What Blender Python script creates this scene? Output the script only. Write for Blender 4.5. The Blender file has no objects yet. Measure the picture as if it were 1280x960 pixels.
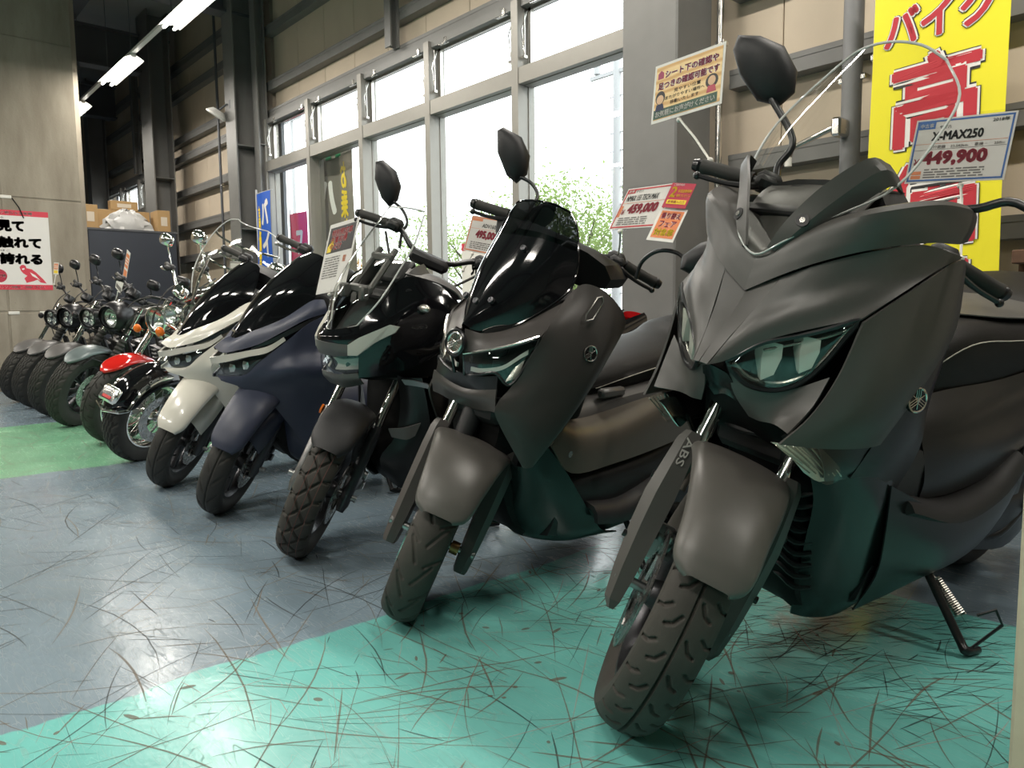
import bpy, math, random
import numpy as np
from math import sin, cos, pi, radians as R_
from mathutils import Matrix, Vector

# ------------------------------------------------------------------ camera
SC = bpy.context.scene
COL = SC.collection
CAM_H, FOC = 0.86, 940.0
def _cam():
    a, p, k = R_(41.3), R_(5.53), R_(0.6)
    f = np.array([-cos(a), sin(a), 0]); r = np.array([sin(a), cos(a), 0]); u = np.array([0, 0, 1.])
    f2 = f*cos(p)-u*sin(p); u2 = u*cos(p)+f*sin(p)
    r3 = r*cos(k)-u2*sin(k); u3 = u2*cos(k)+r*sin(k)
    return f2, r3, u3
FW, RT, UP = _cam()
cam = bpy.data.cameras.new('camera'); cam.sensor_width = 36; cam.lens = FOC/1280*36; cam.clip_start = .02; cam.clip_end = 300
co = bpy.data.objects.new('camera', cam); COL.objects.link(co)
m = Matrix.Identity(4)
for i in range(3):
    m[i][0] = RT[i]; m[i][1] = UP[i]; m[i][2] = -FW[i]
m[2][3] = CAM_H
co.matrix_world = m
SC.camera = co
# ------------------------------------------------------------------ world, exposure
W = bpy.data.worlds.new('overcast_sky'); SC.world = W; W.use_nodes = True
bg = W.node_tree.nodes['Background']; bg.inputs[0].default_value = (.93, .97, 1.0, 1); bg.inputs[1].default_value = 4.2
SC.view_settings.view_transform = 'Standard'; SC.view_settings.look = 'None'
SC.view_settings.gamma = 1; SC.view_settings.use_curve_mapping = False
SC.view_settings.exposure = 0.08
SC.cycles.max_bounces = 10; SC.cycles.transparent_max_bounces = 16; SC.cycles.transmission_bounces = 8
SC.cycles.sample_clamp_indirect = 6
LAMP_W = 46.0            # strength of one fluorescent batten
# ------------------------------------------------------------------ materials
MATS = {}
def nodes(name):
    mt = bpy.data.materials.new(name); mt.use_nodes = True
    nt = mt.node_tree; return mt, nt, nt.nodes['Principled BSDF']
def mat(name, col, rough=.5, metal=0., spec=.5, var=0., scale=30., bump=0., bscale=200., rvar=0., coat=0., sheen=0., emit=None):
    """plain procedural paint/plastic/metal: colour and roughness broken up by noise, optional fine bump"""
    if name in MATS: return MATS[name]
    mt, nt, p = nodes(name)
    p.inputs['Base Color'].default_value = (*col, 1); p.inputs['Roughness'].default_value = rough
    p.inputs['Metallic'].default_value = metal; p.inputs['Specular IOR Level'].default_value = spec
    if coat: p.inputs['Coat Weight'].default_value = coat; p.inputs['Coat Roughness'].default_value = .05
    if sheen: p.inputs['Sheen Weight'].default_value = sheen
    if emit:
        p.inputs['Emission Color'].default_value = (*emit[0], 1); p.inputs['Emission Strength'].default_value = emit[1]
    N, L = nt.nodes, nt.links
    tc = N.new('ShaderNodeTexCoord')
    if var or rvar:
        nz = N.new('ShaderNodeTexNoise'); nz.inputs['Scale'].default_value = scale; nz.inputs['Detail'].default_value = 5
        L.new(tc.outputs['Object'], nz.inputs['Vector'])
        if var:
            mx = N.new('ShaderNodeMix'); mx.data_type = 'RGBA'
            mx.inputs[6].default_value = (*[max(0, c*(1-var)) for c in col], 1); mx.inputs[7].default_value = (*[min(1, c*(1+var)) for c in col], 1)
            L.new(nz.outputs['Fac'], mx.inputs[0]); L.new(mx.outputs[2], p.inputs['Base Color'])
        if rvar:
            mr = N.new('ShaderNodeMapRange'); mr.inputs['From Min'].default_value = .3; mr.inputs['From Max'].default_value = .7
            mr.inputs['To Min'].default_value = max(0, rough-rvar); mr.inputs['To Max'].default_value = min(1, rough+rvar)
            L.new(nz.outputs['Fac'], mr.inputs['Value']); L.new(mr.outputs[0], p.inputs['Roughness'])
    if bump:
        n2 = N.new('ShaderNodeTexNoise'); n2.inputs['Scale'].default_value = bscale; n2.inputs['Detail'].default_value = 3
        L.new(tc.outputs['Object'], n2.inputs['Vector'])
        b = N.new('ShaderNodeBump'); b.inputs['Strength'].default_value = bump; b.inputs['Distance'].default_value = .002
        L.new(n2.outputs['Fac'], b.inputs['Height']); L.new(b.outputs['Normal'], p.inputs['Normal'])
    MATS[name] = mt; return mt
def clear(name, tint=(1, 1, 1), rough=.02, ior=1.45, refl=1.0):
    """thin clear sheet: Fresnel reflection over a (tinted) transparent body"""
    if name in MATS: return MATS[name]
    mt, nt, p = nodes(name); N, L = nt.nodes, nt.links; N.remove(p)
    t = N.new('ShaderNodeBsdfTransparent'); t.inputs[0].default_value = (*tint, 1)
    g = N.new('ShaderNodeBsdfGlossy'); g.inputs['Roughness'].default_value = rough
    geo = N.new('ShaderNodeNewGeometry'); dt = N.new('ShaderNodeVectorMath'); dt.operation = 'DOT_PRODUCT'
    L.new(geo.outputs['Normal'], dt.inputs[0]); L.new(geo.outputs['Incoming'], dt.inputs[1])
    f0 = ((ior-1)/(ior+1))**2; last = dt.outputs['Value']
    for op, b in (('ABSOLUTE', None), ('SUBTRACT', 'r'), ('POWER', 5.), ('MULTIPLY', (1-f0)*refl), ('ADD', 2*f0*refl)):
        q = N.new('ShaderNodeMath'); q.operation = op; q.use_clamp = True
        if b == 'r': q.inputs[0].default_value = 1.; L.new(last, q.inputs[1])
        else:
            L.new(last, q.inputs[0])
            if b is not None: q.inputs[1].default_value = b
        last = q.outputs[0]
    mx = N.new('ShaderNodeMixShader')
    L.new(last, mx.inputs[0]); L.new(t.outputs[0], mx.inputs[1]); L.new(g.outputs[0], mx.inputs[2])
    L.new(mx.outputs[0], N['Material Output'].inputs['Surface']); MATS[name] = mt; return mt

mat('matte_grey', (.066, .063, .058), .40, spec=.45, var=.06, scale=8, bump=.05, bscale=900)
mat('matte_brown_grey', (.050, .044, .041), .38, spec=.45, var=.06, scale=8, bump=.05, bscale=900)
mat('fender_grey', (.085, .080, .072), .38, spec=.45, var=.06, scale=8, bump=.05, bscale=900)
mat('side_champagne', (.105, .092, .075), .33, metal=.25, var=.05, scale=8)
mat('matte_navy', (.030, .036, .062), .40, spec=.5, var=.06, scale=8, bump=.04, bscale=900)
mat('pearl_white', (.66, .64, .56), .22, coat=.6, var=.02, scale=5)
mat('gloss_black', (.005, .005, .006), .07, spec=.5, coat=.15)
mat('deep_black', (.004, .004, .004), .6, spec=.2)
mat('black_plastic', (.016, .016, .017), .5, spec=.4, var=.15, scale=15, bump=.12, bscale=700)
mat('satin_black', (.010, .010, .011), .3, spec=.45, var=.1, scale=10)
mat('black_floor_tint', (.008, .013, .013), .22, spec=.5, var=.1, scale=6)  # gloss black with the floor's green reflection tinted into its colour
mat('rubber', (.030, .029, .026), .62, spec=.35, var=.25, scale=18, bump=.1, bscale=500)
mat('dusty_rubber', (.046, .042, .036), .66, spec=.3, var=.4, scale=14, bump=.12, bscale=400)
mat('red_line', (.13, .035, .028), .6)
mat('leather', (.014, .013, .012), .50, spec=.2, var=.15, scale=20, bump=.35, bscale=420)
mat('leather_grey', (.075, .072, .066), .45, spec=.4, var=.15, scale=25, bump=.35, bscale=420)
mat('thread', (.45, .42, .36), .8)
mat('chrome', (.82, .80, .76), .06, metal=1., rvar=.02, scale=20)
mat('dull_chrome', (.62, .60, .56), .2, metal=1., rvar=.08, scale=20)
mat('alloy', (.36, .36, .36), .32, metal=1., rvar=.08, scale=20)
mat('dark_alloy', (.07, .07, .075), .35, metal=.8, rvar=.05, scale=20)
mat('disc_steel', (.42, .41, .40), .28, metal=1., rvar=.1, scale=40)
mat('bronze', (.34, .20, .08), .35, metal=1., rvar=.1, scale=30)
mat('red_gloss', (.52, .012, .008), .12, coat=.8)
mat('red_lens', (.45, .01, .012), .12, spec=.6)
mat('amber_lens', (.75, .16, .01), .15, spec=.6)
mat('teal_grey', (.12, .15, .15), .32, metal=.15, var=.06, scale=10)
mat('graphite', (.10, .096, .092), .38, metal=.1, var=.06, scale=10)
mat('reflector', (.80, .80, .78), .22, metal=.9)
mat('lamp_ivory', (.55, .53, .47), .28, spec=.6)
mat('silver_trim', (.52, .50, .45), .25, metal=.8)
mat('white_plastic', (.72, .70, .64), .4, var=.03, scale=10)
mat('white_lettering', (.62, .60, .56), .5)
mat('spring_steel', (.42, .40, .36), .3, metal=1.)
clear('windshield_clear', (.93, .94, .92), .015, 1.35, .9)
clear('windshield_smoke', (.30, .31, .32), .02, 1.4)
clear('smoked_visor', (.045, .045, .05), .03, 1.55)
clear('lamp_lens', (.92, .95, .94), .02, 1.6)
clear('window_glass', (.96, .98, .97), .0, 1.35, .8)
clear('plastic_wrap', (.86, .87, .88), .08, 1.6)
clear('clear_sleeve', (.97, .97, .97), .06, 1.4, .3)
mat('screen_edge', (.55, .56, .54), .12, spec=.7)

# ------------------------------------------------------------------ geometry helpers
def V(*a): return np.array(a, float)
def nrm(v): v = np.asarray(v, float); return v/(np.linalg.norm(v)+1e-12)
def cr(P, n):
    """Catmull-Rom through the points P (k,3), n samples per span"""
    P = np.asarray(P, float); k = len(P)
    if k == 1: return P
    if k == 2 or n == 1:
        out = [P[i]+(P[i+1]-P[i])*t for i in range(k-1) for t in np.arange(n)/n]; return np.array(out+[P[-1]])
    E = np.vstack([2*P[0]-P[1], P, 2*P[-1]-P[-2]]); out = []
    for i in range(k-1):
        a, b, c, d = E[i:i+4]
        for t in np.arange(n)/n:
            out.append(.5*((2*b)+(c-a)*t+(2*a-5*b+4*c-d)*t*t+(3*b-a-3*c+d)*t**3))
    return np.array(out+[P[-1]])
def lin(P, n): 
    P = np.asarray(P, float)
    return np.array([P[i]+(P[i+1]-P[i])*t for i in range(len(P)-1) for t in np.arange(n)/n]+[P[-1]])
class MB:
    def __init__(s): s.v = []; s.f = []; s.n = 0
    def add(s, v, f):
        v = np.asarray(v, float).reshape(-1, 3); o = s.n
        s.v.append(v); s.f += [tuple(i+o for i in q) for q in f]; s.n += len(v); return s
    def grid(s, P, cu=False, cv=False, flip=False):
        P = np.asarray(P); a, b = P.shape[:2]; f = []
        for i in range(a if cu else a-1):
            for j in range(b if cv else b-1):
                q = (i*b+j, ((i+1) % a)*b+j, ((i+1) % a)*b+(j+1) % b, i*b+(j+1) % b)
                f.append(q[::-1] if flip else q)
        return s.add(P.reshape(-1, 3), f)
    def surf(s, rows, su=4, sv=4, lu=False, lv=False, t=0., flip=False):
        """smooth sheet through a net of points (rows x cols); t = thickness to the inside"""
        A = np.asarray(rows, float)
        A = np.stack([(lin if lu else cr)(A[:, j], su) for j in range(A.shape[1])], 1)
        A = np.stack([(lin if lv else cr)(A[i], sv) for i in range(A.shape[0])], 0)
        if not t: return s.grid(A, flip=flip)
        du = np.gradient(A, axis=0); dv = np.gradient(A, axis=1); nn = np.cross(du, dv); nn /= (np.linalg.norm(nn, axis=2, keepdims=True)+1e-9)
        B = A-nn*t*(-1 if flip else 1)
        s.grid(A, flip=flip); s.grid(B, flip=not flip)
        ed = np.concatenate([np.arange(A.shape[1])*1, ])
        ring = [(0, j) for j in range(A.shape[1])]+[(i, A.shape[1]-1) for i in range(1, A.shape[0])]+[(A.shape[0]-1, j) for j in range(A.shape[1]-2, -1, -1)]+[(i, 0) for i in range(A.shape[0]-2, 0, -1)]
        ra = np.array([A[i] for i in ring]); rb = np.array([B[i] for i in ring]); n = len(ring)
        return s.add(np.vstack([ra, rb]), [((j+1) % n, j, j+n, (j+1) % n+n) if not flip else (j, (j+1) % n, (j+1) % n+n, j+n) for j in range(n)])
    def loft(s, secs, su=3, cap=True, closed=True, sm=2):
        """closed sections (list of rings with equal counts), smoothed along and round"""
        A = np.asarray(secs, float)
        if sm > 1:
            rr = []
            for r in A:
                q = np.vstack([r[-2:], r, r[:2]]); c = cr(q, sm); rr.append(c[2*sm:2*sm+len(r)*sm])
            A = np.array(rr)
        A = np.stack([cr(A[:, j], su) for j in range(A.shape[1])], 1)
        s.grid(A, cv=True)
        if cap:
            n = A.shape[1]; s.add(A[0], [tuple(range(n))]); s.add(A[-1], [tuple(range(n))[::-1]])
        return s
    def box(s, c, d, M=None, bev=0.):
        x, y, z = [k/2 for k in d]
        if bev:
            b = min(bev, x*.9, y*.9, z*.9); P = []
            v = []; 
            for sx in (-1, 1):
                for sy in (-1, 1):
                    for sz in (-1, 1):
                        v += [(sx*x, sy*(y-b), sz*(z-b)), (sx*(x-b), sy*y, sz*(z-b)), (sx*(x-b), sy*(y-b), sz*z)]
            idx = lambda a, b_, c_, k: (a*4+b_*2+c_)*3+k
            f = []
            for a in (0, 1):
                f.append([idx(a, 0, 0, 0), idx(a, 1, 0, 0), idx(a, 1, 1, 0), idx(a, 0, 1, 0)])
                f.append([idx(0, a, 0, 1), idx(1, a, 0, 1), idx(1, a, 1, 1), idx(0, a, 1, 1)])
                f.append([idx(0, 0, a, 2), idx(1, 0, a, 2), idx(1, 1, a, 2), idx(0, 1, a, 2)])
            for a in (0, 1):
                for b_ in (0, 1):
                    f.append([idx(a, b_, 0, 0), idx(a, b_, 1, 0), idx(a, b_, 1, 1), idx(a, b_, 0, 1)])
                    f.append([idx(a, 0, b_, 0), idx(a, 1, b_, 0), idx(a, 1, b_, 2), idx(a, 0, b_, 2)])
                    f.append([idx(0, a, b_, 1), idx(1, a, b_, 1), idx(1, a, b_, 2), idx(0, a, b_, 2)])
                    for c_ in (0, 1): f.append([idx(a, b_, c_, 0), idx(a, b_, c_, 1), idx(a, b_, c_, 2)])
            v = np.array(v); ff = []
            for q in f:
                p = v[q]; n = np.cross(p[1]-p[0], p[2]-p[0]); ff.append(tuple(q) if n@p.mean(0) > 0 else tuple(q[::-1]))
        else:
            v = np.array([(a*x, b*y, c_*z) for a in (-1, 1) for b in (-1, 1) for c_ in (-1, 1)])
            ff = [(0, 1, 3, 2), (4, 6, 7, 5), (0, 4, 5, 1), (2, 3, 7, 6), (0, 2, 6, 4), (1, 5, 7, 3)]
        if M is not None: v = v@np.asarray(M, float).T
        return s.add(v+np.asarray(c, float), ff)
    def frame_at(s, d):
        d = nrm(d); a = V(0, 0, 1) if abs(d[2]) < .9 else V(1, 0, 0); u = nrm(np.cross(a, d)); return u, np.cross(d, u), d
    def cyl(s, p0, p1, r0, r1=None, n=16, cap=True):
        r1 = r0 if r1 is None else r1; p0 = V(*p0); p1 = V(*p1); u, w, d = s.frame_at(p1-p0)
        a = np.arange(n)*2*pi/n; ring = np.outer(np.cos(a), u)+np.outer(np.sin(a), w)
        s.grid(np.array([p0+ring*r0, p1+ring*r1]), cv=True, flip=True)
        if cap: s.add(p0+ring*r0, [tuple(range(n))[::-1]]); s.add(p1+ring*r1, [tuple(range(n))])
        return s
    def tube(s, path, r, n=10, sm=1, cap=True, closed=False):
        P = cr(path, sm) if sm > 1 else np.asarray(path, float)
        k = len(P); rr = np.interp(np.linspace(0, 1, k), np.linspace(0, 1, len(r)), r) if np.ndim(r) else np.full(k, r)
        T = np.gradient(P, axis=0)
        if closed: T = np.roll(P, -1, 0)-np.roll(P, 1, 0)
        u, w, d = s.frame_at(T[0]); rings = []; a = np.arange(n)*2*pi/n
        for i in range(k):
            d = nrm(T[i]); u = nrm(u-d*(u@d)); w = np.cross(d, u)
            rings.append(P[i]+(np.outer(np.cos(a), u)+np.outer(np.sin(a), w))*rr[i])
        s.grid(np.array(rings), cu=closed, cv=True, flip=True)
        if cap and not closed: s.add(rings[0], [tuple(range(n))[::-1]]); s.add(rings[-1], [tuple(range(n))])
        return s
    def lathe(s, prof, c=(0, 0, 0), ax=(1, 0, 0), n=32, arc=None, ref=None):
        """prof: (radius, height along ax)"""
        u, w, d = s.frame_at(V(*ax))
        a = np.arange(n)*2*pi/n if arc is None else np.linspace(arc[0], arc[1], n)
        P = np.array([[V(*c)+d*h+(u*cos(t)+w*sin(t))*r for t in a] for r, h in prof])
        return s.grid(P, cv=arc is None)
    def prism(s, out, n, t):
        """flat outline (k,3) extruded by t along n"""
        A = np.asarray(out, float); k = len(A); B = A+nrm(n)*t
        s.add(np.vstack([A, B]), [tuple(range(k))[::-1], tuple(range(k, 2*k))]+[(i, (i+1) % k, (i+1) % k+k, i+k) for i in range(k)])
        return s
    def ball(s, c, r, n=14, sc=(1, 1, 1)):
        P = []
        for i in range(n//2+1):
            p = pi*i/(n//2); P.append([[c[0]+sc[0]*r*sin(p)*cos(2*pi*j/n), c[1]+sc[1]*r*sin(p)*sin(2*pi*j/n), c[2]+sc[2]*r*cos(p)] for j in range(n)])
        return s.grid(np.array(P), cv=True)
    def mirror(s, both=True):
        v = np.vstack(s.v)*V(-1, 1, 1); f = [q[::-1] for q in s.f]
        if not both:
            o = MB(); o.add(v, f); return o
        s.add(v, f); return s
    def xf(s, fn):
        s.v = [fn(np.vstack(s.v))]; return s
    def build(s, name, material, parent=None, smooth=38, label=None, weld=True):
        me = bpy.data.meshes.new(name); v = np.vstack(s.v)
        me.from_pydata(v.tolist(), [], s.f)
        me.materials.append(MATS[material] if isinstance(material, str) else material)
        if weld:
            import bmesh
            b = bmesh.new(); b.from_mesh(me); bmesh.ops.remove_doubles(b, verts=b.verts, dist=1e-5); b.to_mesh(me); b.free()
        if smooth:
            me.polygons.foreach_set('use_smooth', [True]*len(me.polygons))
            if smooth < 180: me.set_sharp_from_angle(angle=R_(smooth))
        me.update()
        o = bpy.data.objects.new(name, me); COL.objects.link(o)
        if parent is not None: o.parent = parent
        if label: o['label'] = label
        return o
def rot(ax, deg):
    a = R_(deg); c, s = cos(a), sin(a)
    return np.array({'x': [[1, 0, 0], [0, c, -s], [0, s, c]], 'y': [[c, 0, s], [0, 1, 0], [-s, 0, c]], 'z': [[c, -s, 0], [s, c, 0], [0, 0, 1]]}[ax])
def tag(o, label=None, cat=None, group=None, kind=None):
    if label: o['label'] = label
    if cat: o['category'] = cat
    if group: o['group'] = group
    if kind: o['kind'] = kind
    return o
def empty(name, loc=(0, 0, 0), rz=0., M=None, parent=None):
    o = bpy.data.objects.new(name, None); o.empty_display_size = .1; COL.objects.link(o)
    o.location = loc; o.rotation_euler = (0, 0, rz)
    if M is not None: o.matrix_world = M
    if parent is not None: o.parent = parent
    return o
_tc = {}
def text_mesh(body):
    """glyph outlines as a flat mesh in x-y, size 1; returns verts, faces, bbox"""
    if body not in _tc:
        c = bpy.data.curves.new('t', 'FONT'); c.body = body; c.resolution_u = 2; c.space_line = .95
        o = bpy.data.objects.new('t', c); me = bpy.data.meshes.new_from_object(o)
        v = np.zeros(len(me.vertices)*3); me.vertices.foreach_get('co', v); v = v.reshape(-1, 3)
        f = [tuple(p.vertices) for p in me.polygons]
        bpy.data.objects.remove(o); bpy.data.curves.remove(c); bpy.data.meshes.remove(me)
        _tc[body] = (v, f, v.min(0) if len(v) else V(0, 0, 0), v.max(0) if len(v) else V(1, 1, 0))
    return _tc[body]
def text_fit(mb, body, x, y, w, h, z=0., bold=0., mirror=False, shear=0.):
    """write body into the box (x, y, w, h) of a mesh builder working in a card's own x-y plane;
    bold: stroke growth as a share of one character's height, by overlaying shifted copies"""
    v, f, lo, hi = text_mesh(body); nl = body.count('\n')+1; d = bold*h/nl
    u = (v-lo)/np.maximum(hi-lo, 1e-6)
    if mirror: u = u*V(-1, 1, 1)+V(1, 0, 0); f = [q[::-1] for q in f]
    x, y, w, h = x+d, y+d, w-2*d, h-2*d
    p = np.stack([x+u[:, 0]*w+u[:, 1]*h*shear, y+u[:, 1]*h, np.full(len(u), z)], 1)
    mb.add(p, f)
    if d > 0:
        n = 4 if bold < .03 else 8
        for k in range(n): mb.add(p+V(d*cos(2*pi*k/n+.39), d*sin(2*pi*k/n+.39), 0), f)
    return mb
# ------------------------------------------------------------------ room materials
def floor_material():
    mt, nt, p = nodes('painted_floor'); N, L = nt.nodes, nt.links
    tc = N.new('ShaderNodeTexCoord'); sep = N.new('ShaderNodeSeparateXYZ')
    def math_(op, a, b=None, clamp=False):
        n = N.new('ShaderNodeMath'); n.operation = op; n.use_clamp = clamp
        for i, q in enumerate((a, b)):
            if q is None: continue
            if isinstance(q, (int, float)): n.inputs[i].default_value = q
            else: L.new(q, n.inputs[i])
        return n.outputs[0]
    def noise(scale, detail=4, rough=.5, vec=None, dist=0.):
        n = N.new('ShaderNodeTexNoise'); n.inputs['Scale'].default_value = scale; n.inputs['Detail'].default_value = detail
        n.inputs['Roughness'].default_value = rough; n.inputs['Distortion'].default_value = dist
        L.new(vec or tc.outputs['Object'], n.inputs['Vector']); return n.outputs['Fac']
    def mix(f, a, b):
        n = N.new('ShaderNodeMix'); n.data_type = 'RGBA'
        for i, q in ((0, f), (6, a), (7, b)):
            if isinstance(q, (float, int)): n.inputs[i].default_value = q
            elif isinstance(q, tuple): n.inputs[i].default_value = (*q, 1)
            else: L.new(q, n.inputs[i])
        return n.outputs[2]
    def ramp(v, a, b):
        n = N.new('ShaderNodeMapRange'); n.inputs['From Min'].default_value = a; n.inputs['From Max'].default_value = b; L.new(v, n.inputs['Value']); return n.outputs[0]
    L.new(tc.outputs['Object'], sep.inputs[0])
    wob = math_('MULTIPLY', math_('SUBTRACT', noise(3.0), .5), .10)
    fine = math_('MULTIPLY', math_('SUBTRACT', noise(40.), .5), .012)
    w = math_('ADD', wob, fine)
    X = math_('ADD', sep.outputs[0], w); Y = math_('ADD', sep.outputs[1], math_('MULTIPLY', w, .5))
    step = lambda v, e: ramp(v, e-.004, e+.004)
    teal = math_('MULTIPLY', step(X, -1.81), math_('SUBTRACT', 1., step(Y, 2.3)))
    green = math_('MULTIPLY', step(X, -7.0), math_('SUBTRACT', 1., step(X, -4.76)))
    big = noise(1.3, 5, .6)
    blue = mix(big, (.145, .205, .255), (.220, .285, .325))
    tl = mix(big, (.125, .42, .385), (.18, .52, .475))
    gr = mix(big, (.14, .36, .21), (.22, .46, .29))
    c = mix(green, mix(teal, blue, tl), gr)
    # tyre scuffs and drag marks: thin contour lines of stretched noise in several directions
    def scratches(rot, sx, sy, width, dens):
        mp = N.new('ShaderNodeMapping'); mp.inputs['Rotation'].default_value = (0, 0, R_(rot)); mp.inputs['Scale'].default_value = (sx, sy, 1)
        L.new(tc.outputs['Object'], mp.inputs['Vector'])
        n = noise(1., 1.5, .4, mp.outputs[0], .15)
        ln = math_('SUBTRACT', 1., ramp(math_('ABSOLUTE', math_('SUBTRACT', n, .5)), width*.25, width))
        return math_('MULTIPLY', ln, ramp(noise(1.6+dens, 3, .6), .42, .56))
    s = scratches(20, 3.2, 22, .006, .3)
    for a in ((-35, 3.8, 26, .005, .9), (65, 3.0, 20, .006, 1.7), (110, 4, 28, .005, 2.4), (150, 3.5, 24, .005, .1)): s = math_('MAXIMUM', s, scratches(*a))
    s2 = math_('MULTIPLY', ramp(noise(22, 6, .75), .60, .72), ramp(noise(1.1, 2), .5, .65))
    dirt = math_('MULTIPLY', math_('MAXIMUM', s, s2), .72, True)
    c = mix(math_('MULTIPLY', dirt, .45), c, (.105, .105, .085))
    grime = math_('MULTIPLY', ramp(noise(.8, 6, .65), .5, .75), .35)
    c = mix(grime, c, (.05, .07, .075))
    # worn bare patch of concrete under the nearest scooter
    dx = math_('ADD', sep.outputs[0], .98); dy = math_('ADD', sep.outputs[1], -1.98)
    d2 = math_('ADD', math_('MULTIPLY', math_('MULTIPLY', dx, dx), 9.), math_('MULTIPLY', math_('MULTIPLY', dy, dy), 5.))
    worn = math_('MULTIPLY', math_('SUBTRACT', 1., ramp(math_('ADD', d2, math_('MULTIPLY', noise(9, 5, .7), .45)), .24, .34)), .85)
    c = mix(worn, c, mix(noise(30, 4), (.16, .14, .12), (.36, .32, .27)))
    L.new(c, p.inputs['Base Color'])
    r = N.new('ShaderNodeMapRange'); L.new(noise(2.2, 5, .6), r.inputs['Value']); r.inputs['From Min'].default_value = .3; r.inputs['From Max'].default_value = .7
    r.inputs['To Min'].default_value = .13; r.inputs['To Max'].default_value = .30
    L.new(math_('ADD', r.outputs[0], math_('MULTIPLY', dirt, .3)), p.inputs['Roughness'])
    b = N.new('ShaderNodeBump'); b.inputs['Strength'].default_value = .3; b.inputs['Distance'].default_value = .004
    L.new(math_('ADD', math_('MULTIPLY', noise(60, 3), .35), math_('MULTIPLY', noise(5, 2), 1.2)), b.inputs['Height']); L.new(b.outputs[0], p.inputs['Normal'])
    MATS['painted_floor'] = mt
floor_material()
def concrete_material():
    mt, nt, p = nodes('cast_concrete'); N, L = nt.nodes, nt.links
    tc = N.new('ShaderNodeTexCoord'); mp = N.new('ShaderNodeMapping'); mp.inputs['Scale'].default_value = (1, 1.6, .35); L.new(tc.outputs['Object'], mp.inputs[0])
    n1 = N.new('ShaderNodeTexNoise'); n1.inputs['Scale'].default_value = 2.4; n1.inputs['Detail'].default_value = 8; n1.inputs['Roughness'].default_value = .62; L.new(mp.outputs[0], n1.inputs['Vector'])
    n2 = N.new('ShaderNodeTexNoise'); n2.inputs['Scale'].default_value = 45; n2.inputs['Detail'].default_value = 4; L.new(tc.outputs['Object'], n2.inputs['Vector'])
    cr_ = N.new('ShaderNodeValToRGB'); e = cr_.color_ramp.elements; e[0].position = .3; e[0].color = (.22, .19, .145, 1); e[1].position = .72; e[1].color = (.37, .33, .26, 1)
    L.new(n1.outputs['Fac'], cr_.inputs[0])
    pit = N.new('ShaderNodeMapRange'); pit.inputs['From Min'].default_value = .70; pit.inputs['From Max'].default_value = .78; L.new(n2.outputs['Fac'], pit.inputs[0])
    mx = N.new('ShaderNodeMix'); mx.data_type = 'RGBA'; L.new(pit.outputs[0], mx.inputs[0]); L.new(cr_.outputs[0], mx.inputs[6]); mx.inputs[7].default_value = (.13, .11, .085, 1)
    L.new(mx.outputs[2], p.inputs['Base Color']); p.inputs['Roughness'].default_value = .82
    b = N.new('ShaderNodeBump'); b.inputs['Strength'].default_value = .3; b.inputs['Distance'].default_value = .004; L.new(n2.outputs['Fac'], b.inputs['Height']); L.new(b.outputs[0], p.inputs['Normal'])
    MATS['cast_concrete'] = mt
concrete_material()
mat('siding', (.54, .455, .35), .7, var=.12, scale=3, bump=.25, bscale=60)
mat('steel_paint', (.17, .168, .16), .45, var=.15, scale=6, bump=.1, bscale=80)
mat('steel_dark', (.085, .09, .10), .45, var=.15, scale=6)
mat('alu_frame', (.27, .258, .232), .42, metal=.25, var=.06, scale=12)
mat('inner_wall', (.24, .235, .22), .8, var=.06, scale=2)
mat('roof_sheet', (.30, .30, .29), .6, var=.1, scale=3)
mat('asphalt', (.20, .20, .20), .9, var=.2, scale=8)
mat('grey_pipe', (.20, .20, .205), .5, var=.12, scale=12)
mat('ivory_pipe', (.55, .51, .42), .45, var=.06, scale=12)
mat('cream_post', (.56, .50, .37), .6, var=.12, scale=20, bump=.2, bscale=60)
mat('cardboard', (.42, .27, .12), .8, var=.1, scale=12)
mat('cardboard_print', (.62, .55, .45), .7)
mat('panel_navy', (.035, .042, .058), .5, var=.1, scale=4)
mat('bag_white', (.55, .55, .54), .35, var=.12, scale=20, bump=.5, bscale=25)
mat('indigo_panel', (.016, .014, .055), .45, var=.2, scale=12)
mat('rusty_bar', (.11, .055, .03), .8, var=.5, scale=25, bump=.4, bscale=60)
mat('lamp_tube', (.9, .9, .88), .3, emit=((1, .96, .88), 14.))
mat('lamp_white', (.75, .74, .70), .4)

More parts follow.
